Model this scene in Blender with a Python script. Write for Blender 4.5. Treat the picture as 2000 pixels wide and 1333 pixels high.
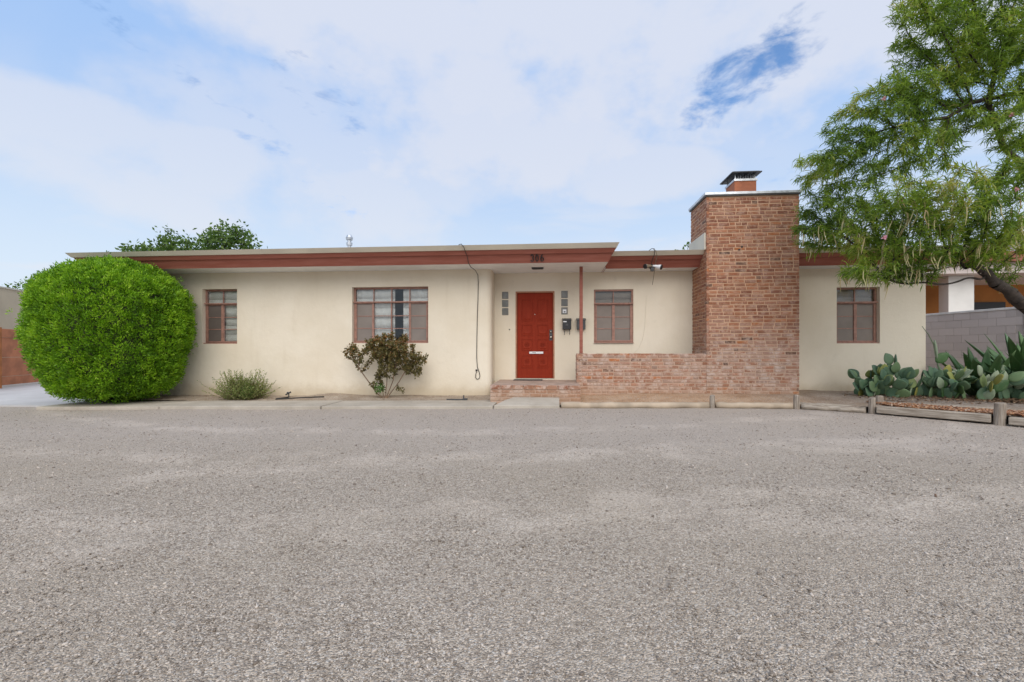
import bpy, bmesh, math, random
import numpy as np
from mathutils import Vector, Matrix, noise
R = math.radians
random.seed(7); RNG = np.random.default_rng(11)
scene = bpy.context.scene
for o in list(bpy.data.objects): bpy.data.objects.remove(o)
COL = scene.collection

# ------------------------------------------------------------------ camera
cam_d = bpy.data.cameras.new('camera'); cam = bpy.data.objects.new('camera', cam_d); COL.objects.link(cam)
cam_d.sensor_width = 36; cam_d.lens = 16.0; cam_d.shift_y = 0.00975; cam_d.clip_start = .05; cam_d.clip_end = 3000
cam.location = (0, 0, 1.02); cam.rotation_euler = (R(90), 0, R(4.7))
scene.camera = cam
scene.render.engine = 'CYCLES'
cy = scene.cycles; cy.max_bounces = 6; cy.diffuse_bounces = 3; cy.glossy_bounces = 2; cy.transmission_bounces = 3; cy.transparent_max_bounces = 8
scene.view_settings.view_transform = 'Standard'; scene.view_settings.look = 'None'
scene.view_settings.exposure = 0.48; scene.view_settings.gamma = 1.0
SUN_EL, SUN_AZ = R(44), R(12)          # azimuth measured from -Y (behind the camera) toward +X

# ------------------------------------------------------------------ node helper
class NT:
    def __init__(s, tree): s.t = tree; s.n = tree.nodes; s.l = tree.links
    def add(s, typ, props=None, **ins):
        n = s.n.new(typ)
        for k, v in (props or {}).items(): setattr(n, k, v)
        for k, v in ins.items():
            key = int(k[1:]) if k[0] == 'i' and k[1:].isdigit() else k.replace('_', ' ')
            sock = n.inputs[key]
            if isinstance(v, bpy.types.NodeSocket): s.l.new(v, sock)
            elif isinstance(v, bpy.types.Node): s.l.new(v.outputs[0], sock)
            else: sock.default_value = v
        return n
    def math(s, op, a, b=0.0, clamp=False): return s.add('ShaderNodeMath', {'operation': op, 'use_clamp': clamp}, i0=a, i1=b).outputs[0]
    def mix(s, f, a, b, bt='MIX'):
        n = s.n.new('ShaderNodeMix'); n.data_type = 'RGBA'; n.blend_type = bt
        for i, v in ((0, f), (6, a), (7, b)):
            if isinstance(v, bpy.types.NodeSocket): s.l.new(v, n.inputs[i])
            else: n.inputs[i].default_value = v if i == 0 else (*v[:3], 1)
        return n.outputs[2]
    def ramp(s, f, a, b): return s.add('ShaderNodeMapRange', {'interpolation_type': 'SMOOTHSTEP'}, i0=f, i1=a, i2=b, i3=0., i4=1.).outputs[0]
    def noise(s, vec, scale, detail=4., rough=.55, dist=0.): return s.add('ShaderNodeTexNoise', None, Vector=vec, Scale=scale, Detail=detail, Roughness=rough, Distortion=dist).outputs[0]

# ------------------------------------------------------------------ sky and sun
world = bpy.data.worlds.new('World'); scene.world = world; world.use_nodes = True; world.cycles.sampling_method = 'MANUAL'; world.cycles.sample_map_resolution = 256
wt = NT(world.node_tree); wt.n.clear()
sky = wt.add('ShaderNodeTexSky', {'sky_type': 'NISHITA', 'sun_disc': False, 'sun_elevation': SUN_EL, 'sun_rotation': math.pi - SUN_AZ, 'altitude': 1500, 'dust_density': .6, 'ozone_density': 1.5})
vd = wt.add('ShaderNodeTexCoord').outputs['Generated']
sp = wt.add('ShaderNodeSeparateXYZ', None, i0=vd)
zc = wt.math('ADD', wt.math('MAXIMUM', sp.outputs[2], 0.0), .16)
px = wt.math('DIVIDE', sp.outputs[0], zc); py = wt.math('DIVIDE', sp.outputs[1], zc)
cp = wt.add('ShaderNodeCombineXYZ', None, i0=px, i1=py, i2=0.).outputs[0]
skyc = wt.add('ShaderNodeVectorMath', {'operation': 'SCALE'}, i0=sky.outputs[0]); skyc.inputs[3].default_value = .15
n_big = wt.noise(wt.add('ShaderNodeMapping', None, Vector=cp, Location=(3.1, 1.75, 0)).outputs[0], .62, 3., .5, .3)
n_mid = wt.noise(wt.add('ShaderNodeMapping', None, Vector=cp, Location=(.4, 5.2, 0), Rotation=(0, 0, .5), Scale=(1, 1.5, 1)).outputs[0], 1.5, 4., .55, .4)
def dirpx(u, v):
    a = (u - 1000) / 889.; b = (686 - v) / 889.; s_, c_ = math.sin(R(4.7)), math.cos(R(4.7))
    return Vector((a * c_ - s_, a * s_ + c_, b)).normalized()
n_edge = wt.noise(wt.add('ShaderNodeMapping', None, Vector=vd, Rotation=(0, .42, 0), Scale=(1, 1, 2.1)).outputs[0], 9.5, 5., .60, .25); n_edge2 = wt.noise(wt.add('ShaderNodeMapping', None, Vector=vd, Scale=(1, 1, 1.5)).outputs[0], 4.2, 5., .58); n_edge3 = wt.noise(wt.add('ShaderNodeMapping', None, Vector=vd, Rotation=(0, -.6, 0), Scale=(1, 1, 2.6)).outputs[0], 15., 4., .62, .3)
RIGHT = (math.cos(R(4.7)), math.sin(R(4.7)), 0)
def streak(u, v, ln, wd, ang, rough=1.3, nz=None, soft=1.2):
    """soft elliptical patch of sky around a direction, edges broken up by noise"""
    d0 = dirpx(u, v)
    df = wt.add('ShaderNodeVectorMath', {'operation': 'SUBTRACT'}, i0=vd, i1=tuple(d0)).outputs[0]
    a = wt.add('ShaderNodeVectorMath', {'operation': 'DOT_PRODUCT'}, i0=df, i1=RIGHT).outputs['Value']
    b = wt.add('ShaderNodeSeparateXYZ', None, i0=df).outputs[2]
    ca, sa = math.cos(R(ang)), math.sin(R(ang)); L, W = ln / 889., wd / 889.
    p = wt.math('ADD', wt.math('MULTIPLY', a, ca / L), wt.math('MULTIPLY', b, sa / L)); q = wt.math('ADD', wt.math('MULTIPLY', a, -sa / W), wt.math('MULTIPLY', b, ca / W))
    r2 = wt.math('ADD', wt.math('MULTIPLY', p, p), wt.math('MULTIPLY', q, q))
    r2 = wt.math('ADD', r2, wt.math('MULTIPLY', wt.math('SUBTRACT', nz or n_edge, .5), rough * 4.))
    return wt.math('SUBTRACT', 1., wt.ramp(r2, .35, .35 + soft))
def ellipse(u, v, ln, wd, ang): return streak(u, v, ln, wd, ang, 0., n_edge, 3.2)
def broken(e, nz, amt, lo, hi):
    return wt.ramp(wt.math('ADD', e, wt.math('MULTIPLY', wt.math('SUBTRACT', nz, .5), amt)), lo, hi)
gap = broken(ellipse(1452, 156, 70, 36, 22), n_edge, 2.8, .62, 1.30)
wisp = wt.math('MAXIMUM', wt.math('MAXIMUM', ellipse(570, 310, 120, 22, -38), ellipse(615, 165, 70, 34, -40)), wt.math('MAXIMUM', ellipse(280, 80, 60, 14, -40), ellipse(1530, 325, 60, 20, 14)))
gap = wt.math('MAXIMUM', gap, wt.math('MULTIPLY', broken(wisp, n_edge3, 3.2, .98, 1.75), .5))
horiz = wt.math('SUBTRACT', 1., wt.ramp(sp.outputs[2], .02, .52))
veil = wt.mix(horiz, (.27, .41, .66), (.53, .615, .70))
white = wt.math('MAXIMUM', wt.math('MULTIPLY', wt.ramp(n_big, .46, .70), .7), wt.math('MULTIPLY', wt.ramp(n_mid, .47, .74), .6))
blue = streak(430, 150, 430, 150, -6, .8, n_edge2, 1.6); white = wt.math('MULTIPLY', white, wt.math('SUBTRACT', 1., wt.math('MULTIPLY', blue, .75)))
for (u, v, ln, wd, k) in ((1330, 10, 600, 130, 1.), (980, 90, 260, 170, .95), (500, 375, 230, 60, .75), (1245, 340, 110, 40, .8), (760, 300, 240, 70, .6)):
    white = wt.math('MAXIMUM', white, wt.math('MULTIPLY', broken(ellipse(u, v, ln, wd, -4), n_edge2, 2.2, .30, .95), k))
cl = wt.mix(wt.math('MULTIPLY', white, .68), veil, (.60, .595, .625))
hs = wt.add('ShaderNodeHueSaturation', None, Saturation=1.2, Value=1.05, Color=skyc.outputs[0])
full = wt.mix(wt.math('MULTIPLY', gap, .93), cl, hs.outputs[0])
bg = wt.add('ShaderNodeBackground', None, Color=full, Strength=1.0)
wt.add('ShaderNodeOutputWorld', None, Surface=bg.outputs[0])

sun_d = bpy.data.lights.new('sun', 'SUN'); sun_o = bpy.data.objects.new('sun', sun_d); COL.objects.link(sun_o)
sun_d.energy = 2.0; sun_d.angle = R(65); sun_d.color = (1, .93, .83)
sd = Vector((math.sin(SUN_AZ) * math.cos(SUN_EL), -math.cos(SUN_AZ) * math.cos(SUN_EL), math.sin(SUN_EL)))
sun_o.rotation_euler = sd.to_track_quat('Z', 'Y').to_euler(); sun_o.location = sd * 40

# ------------------------------------------------------------------ mesh helpers
class MB:
    def __init__(s): s.v = []; s.f = []; s.mi = []
    def face(s, pts, m=0):
        i = len(s.v); s.v += [tuple(p) for p in pts]; s.f.append(tuple(range(i, i + len(pts)))); s.mi.append(m)
    def box(s, x0, x1, y0, y1, z0, z1, M=None, m=0):
        c = [(x0, y0, z0), (x1, y0, z0), (x1, y1, z0), (x0, y1, z0), (x0, y0, z1), (x1, y0, z1), (x1, y1, z1), (x0, y1, z1)]
        s.hexa(c, M, m)
    def hexa(s, c, M=None, m=0):
        if M is not None: c = [tuple(M @ Vector(p)) for p in c]
        i = len(s.v); s.v += [tuple(p) for p in c]
        for q in ((3, 2, 1, 0), (4, 5, 6, 7), (0, 1, 5, 4), (1, 2, 6, 5), (2, 3, 7, 6), (3, 0, 4, 7)):
            s.f.append(tuple(i + k for k in q)); s.mi.append(m)
    def bar(s, a, b, w, d, up=(0, 0, 1), m=0):
        a, b = Vector(a), Vector(b); t = (b - a).normalized(); r = t.cross(Vector(up))
        if r.length < 1e-4: r = Vector((1, 0, 0))
        r.normalize(); u = r.cross(t)
        c = []
        for p in (a, b): c += [p - r * w - u * d, p + r * w - u * d, p + r * w + u * d, p - r * w + u * d]
        i = len(s.v); s.v += [tuple(p) for p in c]
        for q in ((3, 2, 1, 0), (4, 5, 6, 7), (0, 1, 5, 4), (1, 2, 6, 5), (2, 3, 7, 6), (3, 0, 4, 7)):
            s.f.append(tuple(i + k for k in q)); s.mi.append(m)
    def tube(s, pts, rad, n=8, cap=True, m=0):
        pts = [Vector(p) for p in pts]; k = len(pts)
        rad = rad if isinstance(rad, (list, tuple)) else [rad] * k
        i0 = len(s.v); ref = None
        for j, p in enumerate(pts):
            t = (pts[min(j + 1, k - 1)] - pts[max(j - 1, 0)]).normalized()
            if ref is None: ref = t.orthogonal().normalized()
            r = (ref - t * ref.dot(t))
            r = r.normalized() if r.length > 1e-5 else t.orthogonal().normalized()
            ref = r; u = t.cross(r)
            for a in range(n):
                A = 2 * math.pi * a / n; s.v.append(tuple(p + (r * math.cos(A) + u * math.sin(A)) * rad[j]))
        for j in range(k - 1):
            for a in range(n):
                b = (a + 1) % n
                s.f.append((i0 + j * n + a, i0 + j * n + b, i0 + (j + 1) * n + b, i0 + (j + 1) * n + a)); s.mi.append(m)
        if cap:
            s.f.append(tuple(i0 + a for a in range(n))[::-1]); s.mi.append(m)
            s.f.append(tuple(i0 + (k - 1) * n + a for a in range(n))); s.mi.append(m)
    def lathe(s, c, prof, n=16, axis='Z', m=0):
        i0 = len(s.v); c = Vector(c)
        for r, h in prof:
            for a in range(n):
                A = 2 * math.pi * a / n; p = Vector((r * math.cos(A), r * math.sin(A), h))
                if axis == 'Y': p = Vector((p.x, -p.z, p.y))
                s.v.append(tuple(c + p))
        for j in range(len(prof) - 1):
            for a in range(n):
                b = (a + 1) % n; s.f.append((i0 + j * n + a, i0 + j * n + b, i0 + (j + 1) * n + b, i0 + (j + 1) * n + a)); s.mi.append(m)
        s.f.append(tuple(i0 + a for a in range(n))[::-1]); s.mi.append(m)
        s.f.append(tuple(i0 + (len(prof) - 1) * n + a for a in range(n))); s.mi.append(m)
    def mesh(s, name, smooth=False):
        me = bpy.data.meshes.new(name); me.from_pydata(s.v, [], s.f); me.validate()
        if smooth: me.polygons.foreach_set('use_smooth', [True] * len(me.polygons))
        return me
    def build(s, name, mat, parent=None, smooth=False, bevel=0, seg=2, loc=None):
        me = s.mesh(name, smooth)
        mats = mat if isinstance(mat, (list, tuple)) else [mat]
        for m in mats: me.materials.append(m)
        if len(mats) > 1 and len(me.polygons) == len(s.mi): me.polygons.foreach_set('material_index', s.mi)
        o = bpy.data.objects.new(name, me); COL.objects.link(o)
        if parent: o.parent = parent
        if loc is not None: o.location = loc
        if bevel:
            b = o.modifiers.new('bevel', 'BEVEL'); b.width = bevel; b.segments = seg; b.limit_method = 'ANGLE'
        return o
def tag(o, label=None, cat=None, group=None, kind=None):
    if label: o['label'] = label
    if cat: o['category'] = cat
    if group: o['group'] = group
    if kind: o['kind'] = kind
    return o
def thing(name, label, cat, group=None, loc=(0, 0, 0)):
    o = bpy.data.objects.new(name, None); COL.objects.link(o); o.location = loc; o.empty_display_size = .2
    return tag(o, label, cat, group)
def link_mesh(name, me, parent, M=None, color=None):
    o = bpy.data.objects.new(name, me); COL.objects.link(o)
    if parent: o.parent = parent
    if M is not None: o.matrix_local = M
    if color: o.color = (*color, 1)
    return o
def lerp_tab(x, tab):
    if x <= tab[0][0]: return tab[0][1]
    for (a, u), (b, w) in zip(tab, tab[1:]):
        if x <= b: return u + (w - u) * (x - a) / (b - a)
    return tab[-1][1]

# ------------------------------------------------------------------ materials
def mat(name, build):
    m = bpy.data.materials.new(name); m.use_nodes = True; t = NT(m.node_tree); t.n.clear()
    out = t.add('ShaderNodeOutputMaterial'); sh = build(t)
    t.l.new(sh if isinstance(sh, bpy.types.NodeSocket) else sh.outputs[0], out.inputs[0]); return m
def objco(t): return t.add('ShaderNodeTexCoord').outputs['Object']
def pos(t): return t.add('ShaderNodeNewGeometry').outputs['Position']
def bump(t, h, st, dist=.01): return t.add('ShaderNodeBump', None, Strength=st, Distance=dist, Height=h).outputs[0]
def pbsdf(t, col, rough=.8, nrm=None, metal=0., spec=.5, **kw):
    n = t.add('ShaderNodeBsdfPrincipled', None, Roughness=rough, Metallic=metal)
    n.inputs['Specular IOR Level'].default_value = spec
    if isinstance(col, bpy.types.NodeSocket): t.l.new(col, n.inputs['Base Color'])
    else: n.inputs['Base Color'].default_value = (*col, 1)
    if nrm is not None: t.l.new(nrm, n.inputs['Normal'])
    for k, v in kw.items(): n.inputs[k.replace('_', ' ')].default_value = v
    return n
def simple(name, col, rough=.6, var=.15, scale=8., bst=.0, bscale=60., metal=0., spec=.5):
    def b(t):
        p = pos(t); f = t.noise(p, scale, 5.)
        c = t.mix(t.ramp(f, .3, .7), [k * (1 - var) for k in col], [min(1, k * (1 + var)) for k in col])
        nr = bump(t, t.noise(p, bscale, 4.), bst, .004) if bst else None
        return pbsdf(t, c, rough, nr, metal, spec)
    return mat(name, b)

def m_stucco(t):
    p = pos(t); s = t.add('ShaderNodeSeparateXYZ', None, i0=p)
    a = t.noise(p, .7, 5., .6); b_ = t.noise(p, 5., 4.)
    c = t.mix(t.ramp(a, .35, .65), (.715, .63, .495), (.775, .695, .565))
    st = t.noise(t.add('ShaderNodeMapping', None, Vector=p, Scale=(3.5, 3.5, .35)).outputs[0], 1.3, 5., .6)
    c = t.mix(t.math('MULTIPLY', t.ramp(st, .55, .8), .17), c, (.50, .41, .29))
    # splash-back dirt with an uneven edge above the soil
    edge = t.math('ADD', s.outputs[2], t.math('MULTIPLY', t.math('SUBTRACT', t.noise(p, 2.2, 5., .65), .5), .5))
    c = t.mix(t.math('MULTIPLY', t.math('SUBTRACT', 1., t.ramp(edge, .02, .36)), .55), c, (.44, .34, .21))
    c = t.mix(t.math('MULTIPLY', t.ramp(b_, .62, .8), .18), c, (.50, .44, .34))
    h = t.math('ADD', t.noise(p, 90., 5., .7), t.math('MULTIPLY', t.noise(p, 6., 3.), 1.6))
    return pbsdf(t, c, .92, bump(t, h, .35, .012), 0, .2)
M = {}
M['stucco'] = mat('stucco', m_stucco)
M['soffit'] = simple('soffit_paint', (.80, .80, .79), .8, .05, 3., .1)
def m_red(t):
    p = pos(t); g = t.noise(t.add('ShaderNodeMapping', None, Vector=p, Scale=(.6, 6, 6)).outputs[0], 3., 6., .6)
    c = t.mix(t.ramp(g, .3, .75), (.255, .078, .052), (.325, .115, .082))
    c = t.mix(t.math('MULTIPLY', t.ramp(t.noise(p, 9., 5., .7), .66, .8), .35), c, (.45, .27, .21))
    return pbsdf(t, c, .62, bump(t, g, .15, .004), 0, .35)
M['fascia'] = mat('fascia_paint', m_red)
M['roofcap'] = simple('roof_edge_cream', (.60, .545, .44), .7, .08, 1.2, .15, 12)
M['roof'] = simple('roof_membrane', (.55, .52, .47), .9, .12, 1., .3)
M['window_paint'] = simple('window_paint', (.34, .18, .135), .6, .2, 14., .15, 50)
def m_glass(t):
    fr = t.add('ShaderNodeFresnel', None, IOR=1.5).outputs[0]
    fr = t.math('MULTIPLY', fr, .75, True)
    p = pos(t); g = t.add('ShaderNodeBsdfGlossy', None, Color=(1, 1, 1, 1), Roughness=.015, Normal=bump(t, t.noise(p, 1.6, 1.), .03, .02))
    tr = t.add('ShaderNodeBsdfTransparent', None, Color=(.94, .945, .935, 1))
    return t.add('ShaderNodeMixShader', None, i0=fr, i1=tr.outputs[0], i2=g.outputs[0])
M['glass'] = mat('window_glass', m_glass)
M['screen'] = simple('insect_screen', (.235, .20, .175), .85, .10, 2.2)
M['screen_dark'] = simple('insect_screen_dark', (.135, .108, .092), .85, .10, 2.2)
M['curtain'] = simple('curtain_cloth', (.86, .87, .86), .9, .03, 3.)
M['curtain_grey'] = simple('blind_cloth_grey', (.74, .75, .72), .9, .05, 3.)
M['blind'] = simple('blind_cloth_taupe', (.36, .31, .27), .9, .06, 3.)
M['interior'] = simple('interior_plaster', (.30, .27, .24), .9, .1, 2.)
def m_door(t):
    p = pos(t); g = t.noise(t.add('ShaderNodeMapping', None, Vector=p, Scale=(9, 9, .8)).outputs[0], 3., 5., .6)
    c = t.mix(t.ramp(g, .3, .7), (.235, .022, .007), (.27, .030, .010))
    c = t.mix(t.math('MULTIPLY', t.ramp(t.noise(p, 3., 5.), .5, .8), .35), c, (.30, .038, .015))
    return pbsdf(t, c, .6, bump(t, t.noise(p, 55, 4.), .06, .003), 0, .15)
M['door'] = mat('door_red', m_door)
M['door_frame'] = simple('door_frame_paint', (.36, .16, .085), .6, .15, 10., .1)
M['black'] = simple('black_metal', (.018, .018, .02), .45, .2, 20.)
M['dark_grey'] = simple('dark_grey_metal', (.06, .06, .062), .5, .2, 20.)
M['white'] = simple('white_plastic', (.78, .78, .78), .45, .04, 20.)
M['steel'] = simple('galvanised_steel', (.55, .57, .60), .42, .18, 9., .05, 40, .8)
M['nickel'] = simple('satin_nickel', (.62, .58, .50), .28, .08, 30., 0, 1, 1.)
M['cable'] = simple('cable_rubber', (.03, .026, .022), .6, .2, 30.)
M['cable_tan'] = simple('cable_tan', (.20, .15, .10), .7, .2, 30.)
M['terracotta'] = simple('terracotta', (.37, .125, .058), .8, .15, 6., .2)
M['mat'] = simple('rubber_mat', (.045, .045, .046), .95, .3, 60., .5, 200)
def m_glassblock(t):
    p = pos(t); c = t.mix(t.ramp(t.noise(p, 7., 4.), .3, .7), (.13, .125, .105), (.20, .19, .165))
    return pbsdf(t, c, .16, bump(t, t.noise(p, 22, 3.), .25, .01), 0, .6)
M['glassblock'] = mat('glass_block', m_glassblock)
# bricks: colour of each brick is the object's own colour, or a face attribute where bricks are joined
def m_brick(attr):
    def b(t):
        base = t.add('ShaderNodeAttribute', {'attribute_name': 'bcol'}).outputs['Color'] if attr else t.add('ShaderNodeObjectInfo').outputs['Color']
        p = pos(t); s = t.add('ShaderNodeSeparateXYZ', None, i0=p)
        c = t.mix(t.math('MULTIPLY', t.ramp(t.noise(p, 34., 5., .7), .35, .75), .45), base, (.25, .135, .085))
        sm = t.ramp(t.noise(p, 11., 6., .7), .46, .68)
        c = t.mix(t.math('MULTIPLY', sm, .62), c, (.47, .275, .175))
        lime = t.ramp(t.noise(p, 5.5, 7., .74), .44, .64)
        low = t.math('SUBTRACT', 1., t.ramp(t.math('ADD', s.outputs[2], t.math('MULTIPLY', t.math('SUBTRACT', t.noise(p, 1.4, 4.), .5), 1.1)), .7, 1.75))
        amt = t.math('ADD', t.math('MULTIPLY', low, .50), .22)
        c = t.mix(t.math('MULTIPLY', lime, amt), c, (.56, .46, .40))
        c = t.mix(t.math('MULTIPLY', t.ramp(t.noise(p, 120., 3.), .66, .72), .6), c, (.08, .05, .035))
        # soil stain near the ground
        ed = t.math('ADD', s.outputs[2], t.math('MULTIPLY', t.noise(p, 3., 4.), .3))
        c = t.mix(t.math('MULTIPLY', t.math('SUBTRACT', 1., t.ramp(ed, .2, .55)), .5), c, (.40, .26, .16))
        return pbsdf(t, c, .9, bump(t, t.noise(p, 70., 6., .7), .55, .008), 0, .2)
    return b
M['brick'] = mat('brick', m_brick(False)); M['brick_joined'] = mat('brick_joined', m_brick(True))
def m_mortar(t):
    p = pos(t); s = t.add('ShaderNodeSeparateXYZ', None, i0=p)
    c = t.mix(t.ramp(t.noise(p, 4., 5.), .3, .7), (.50, .30, .19), (.57, .37, .25))
    low = t.math('SUBTRACT', 1., t.ramp(t.math('ADD', s.outputs[2], t.math('MULTIPLY', t.math('SUBTRACT', t.noise(p, 1.4, 4.), .5), 1.1)), .7, 1.75))
    c = t.mix(t.math('MULTIPLY', low, .75), c, (.44, .32, .25))
    return pbsdf(t, c, .95, bump(t, t.noise(p, 60., 6., .7), .6, .008), 0, .15)
M['mortar'] = mat('mortar', m_mortar)
M['porch_top'] = simple('worn_brick_paving', (.37, .27, .215), .9, .2, 5., .4, 40)
def m_gravel(t):
    p = pos(t)
    v1 = t.add('ShaderNodeTexVoronoi', {'feature': 'F1'}, Vector=p, Scale=130.); v2 = t.add('ShaderNodeTexVoronoi', {'feature': 'F1'}, Vector=p, Scale=48.)
    sp_ = t.add('ShaderNodeSeparateColor', None, i0=v1.outputs['Color']); sp2 = t.add('ShaderNodeSeparateColor', None, i0=v2.outputs['Color'])
    c = t.mix(sp_.outputs[0], (.275, .218, .165), (.64, .545, .44))
    c = t.mix(t.math('MULTIPLY', t.ramp(sp_.outputs[1], .78, .95), .7), c, (.15, .118, .095))
    c = t.mix(t.math('MULTIPLY', t.ramp(sp_.outputs[2], .86, .97), .7), c, (.76, .70, .62))
    c = t.mix(t.math('MULTIPLY', t.ramp(sp2.outputs[0], .8, .95), .5), c, (.24, .195, .16))
    # dusty, driven-over bands and patches
    q = t.add('ShaderNodeMapping', None, Vector=p, Rotation=(0, 0, .12), Scale=(.28, .9, 1)).outputs[0]
    du = t.ramp(t.noise(q, 1.1, 6., .62, .4), .44, .66)
    c = t.mix(t.math('MULTIPLY', du, .16), c, (.54, .465, .395))
    pa = t.ramp(t.noise(p, .45, 4., .55), .40, .64)
    c = t.mix(t.math('MULTIPLY', pa, .36), c, (.44, .365, .28))
    s = t.add('ShaderNodeSeparateXYZ', None, i0=p)
    far = t.ramp(t.math('ADD', s.outputs[1], t.math('MULTIPLY', t.noise(p, .8, 4.), 1.6)), 4.4, 6.9)
    c = t.mix(t.math('MULTIPLY', far, .42), c, (.54, .468, .415))     # paler, greyer tone towards the house
    # wheel tracks: packed, finer bands sweeping across the yard in a wide arc
    wob = t.math('MULTIPLY', t.math('SUBTRACT', t.noise(p, .55, 3.), .5), 1.1)
    dc = t.add('ShaderNodeVectorMath', {'operation': 'DISTANCE'}, i0=p, i1=(-2.5, 19., 0.)).outputs['Value']
    dc2 = t.add('ShaderNodeVectorMath', {'operation': 'DISTANCE'}, i0=p, i1=(4., -13., 0.)).outputs['Value']
    trk = None
    for dd, r0 in ((dc, 13.1), (dc, 14.7), (dc, 16.4), (dc2, 16.6), (dc2, 18.2)):
        e = t.math('ABSOLUTE', t.math('SUBTRACT', t.math('ADD', dd, wob), r0)); b1 = t.math('SUBTRACT', 1., t.ramp(e, .06, .34)); trk = b1 if trk is None else t.math('MAXIMUM', trk, b1)
    trk = t.math('MULTIPLY', trk, t.ramp(t.noise(p, 1.7, 4.), .36, .6))
    c = t.mix(t.math('MULTIPLY', trk, .13), c, (.56, .485, .415))
    c = t.mix(t.math('MULTIPLY', t.ramp(t.noise(p, .9, 5., .65), .60, .80), .18), c, (.25, .20, .155))
    h = t.math('ADD', t.math('MULTIPLY', v1.outputs['Distance'], -1.), t.math('MULTIPLY', v2.outputs['Distance'], -.7))
    h = t.math('MULTIPLY', h, t.math('SUBTRACT', 1., t.math('MULTIPLY', trk, .55)))
    h = t.math('ADD', h, t.math('MULTIPLY', t.noise(p, 14., 4.), .6))
    return pbsdf(t, c, .95, bump(t, h, .85, .012), 0, .15)
M['gravel'] = mat('gravel', m_gravel)
def m_pebble(t):
    r = t.add('ShaderNodeAttribute', {'attribute_name': 'rnd'}).outputs['Fac']
    c = t.mix(r, (.18, .145, .115), (.59, .515, .44)); return pbsdf(t, c, .9, None, 0, .2)
M['pebble'] = mat('pebbles', m_pebble)
def m_dirt(t):
    p = pos(t); s = t.add('ShaderNodeSeparateXYZ', None, i0=p)
    n1 = t.noise(p, 2.2, 6., .6)
    c = t.mix(t.ramp(n1, .3, .7), (.29, .225, .165), (.42, .345, .27))
    o1 = t.math('MULTIPLY', t.ramp(s.outputs[0], -.3, .8), t.math('SUBTRACT', 1., t.ramp(s.outputs[0], 3.6, 6.2)))
    c = t.mix(t.math('MULTIPLY', o1, .8), c, t.mix(t.ramp(n1, .3, .7), (.40, .235, .13), (.50, .335, .215)))
    o2 = t.ramp(s.outputs[0], 5.2, 6.2)
    c = t.mix(t.math('MULTIPLY', o2, .7), c, t.mix(t.ramp(n1, .3, .7), (.24, .185, .145), (.33, .265, .215)))
    v = t.add('ShaderNodeTexVoronoi', {'feature': 'F1'}, Vector=p, Scale=60.); sc_ = t.add('ShaderNodeSeparateColor', None, i0=v.outputs['Color'])
    c = t.mix(t.math('MULTIPLY', t.ramp(sc_.outputs[0], .75, .95), .55), c, (.16, .115, .085))
    c = t.mix(t.math('MULTIPLY', t.ramp(sc_.outputs[1], .85, .95), .5), c, (.52, .47, .42))
    h = t.math('ADD', t.math('MULTIPLY', v.outputs['Distance'], -.6), t.noise(p, 18., 6., .7))
    return pbsdf(t, c, .97, bump(t, h, .7, .015), 0, .1)
M['dirt'] = mat('dirt', m_dirt)
def m_conc(t):
    p = pos(t); c = t.mix(t.ramp(t.noise(p, 1.6, 6., .65), .3, .7), (.37, .325, .265), (.48, .43, .36))
    c = t.mix(t.math('MULTIPLY', t.ramp(t.noise(p, 6., 6., .7), .56, .74), .5), c, (.33, .27, .20))
    c = t.mix(t.math('MULTIPLY', t.ramp(t.noise(p, 26., 4.), .60, .75), .3), c, (.23, .20, .17))
    return pbsdf(t, c, .92, bump(t, t.noise(p, 90., 5., .7), .4, .006), 0, .2)
M['concrete'] = mat('concrete', m_conc)
def m_conc2(t):
    p = pos(t); c = t.mix(t.ramp(t.noise(p, 1.1, 6., .65), .3, .7), (.47, .455, .445), (.56, .545, .535))
    c = t.mix(t.math('MULTIPLY', t.ramp(t.noise(p, 5., 6., .7), .58, .75), .4), c, (.35, .32, .29))
    return pbsdf(t, c, .9, bump(t, t.noise(p, 60., 5., .7), .3, .006), 0, .2)
M['drive'] = mat('driveway_concrete', m_conc2)
M['ground'] = simple('far_ground', (.27, .23, .19), .95, .25, .3)
def m_wood(t):
    p = objco(t); g = t.noise(t.add('ShaderNodeMapping', None, Vector=p, Scale=(1.2, 14, 14)).outputs[0], 3., 6., .65)
    c = t.mix(t.ramp(g, .3, .72), (.22, .175, .135), (.50, .435, .355))
    c = t.mix(t.math('MULTIPLY', t.ramp(g, .62, .7), .3), c, (.10, .07, .05))
    return pbsdf(t, c, .9, bump(t, g, .8, .012), 0, .15)
M['wood'] = mat('weathered_wood', m_wood)
def m_woodp(t):
    p = objco(t); g = t.noise(t.add('ShaderNodeMapping', None, Vector=p, Scale=(14, 14, 1.3)).outputs[0], 3., 6., .65)
    c = t.mix(t.ramp(g, .3, .72), (.20, .16, .125), (.42, .36, .295))
    return pbsdf(t, c, .9, bump(t, g, .8, .012), 0, .15)
M['wood_post'] = mat('weathered_post', m_woodp)
M['bark_peeled'] = simple('peeled_log', (.42, .335, .245), .85, .2, 3., .6, 25)
M['fence'] = simple('stained_boards', (.42, .155, .07), .8, .2, 2.5, .2)
M['fence_post'] = simple('stained_post', (.40, .14, .035), .8, .2, 4., .2)
M['cmu'] = mat('cmu_block', lambda t: pbsdf(t, t.mix(t.math('MULTIPLY', t.ramp(t.noise(pos(t), 2.5, 5.), .3, .7), .5), t.add('ShaderNodeObjectInfo').outputs['Color'], (.52, .46, .435)), .95, bump(t, t.noise(pos(t), 80., 5., .7), .5, .008), 0, .15))
M['cmu_mortar'] = simple('block_mortar', (.43, .375, .35), .95, .1, 5., .3)
M['cmu_cap'] = simple('block_cap', (.66, .63, .60), .9, .1, 5., .3)
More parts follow.
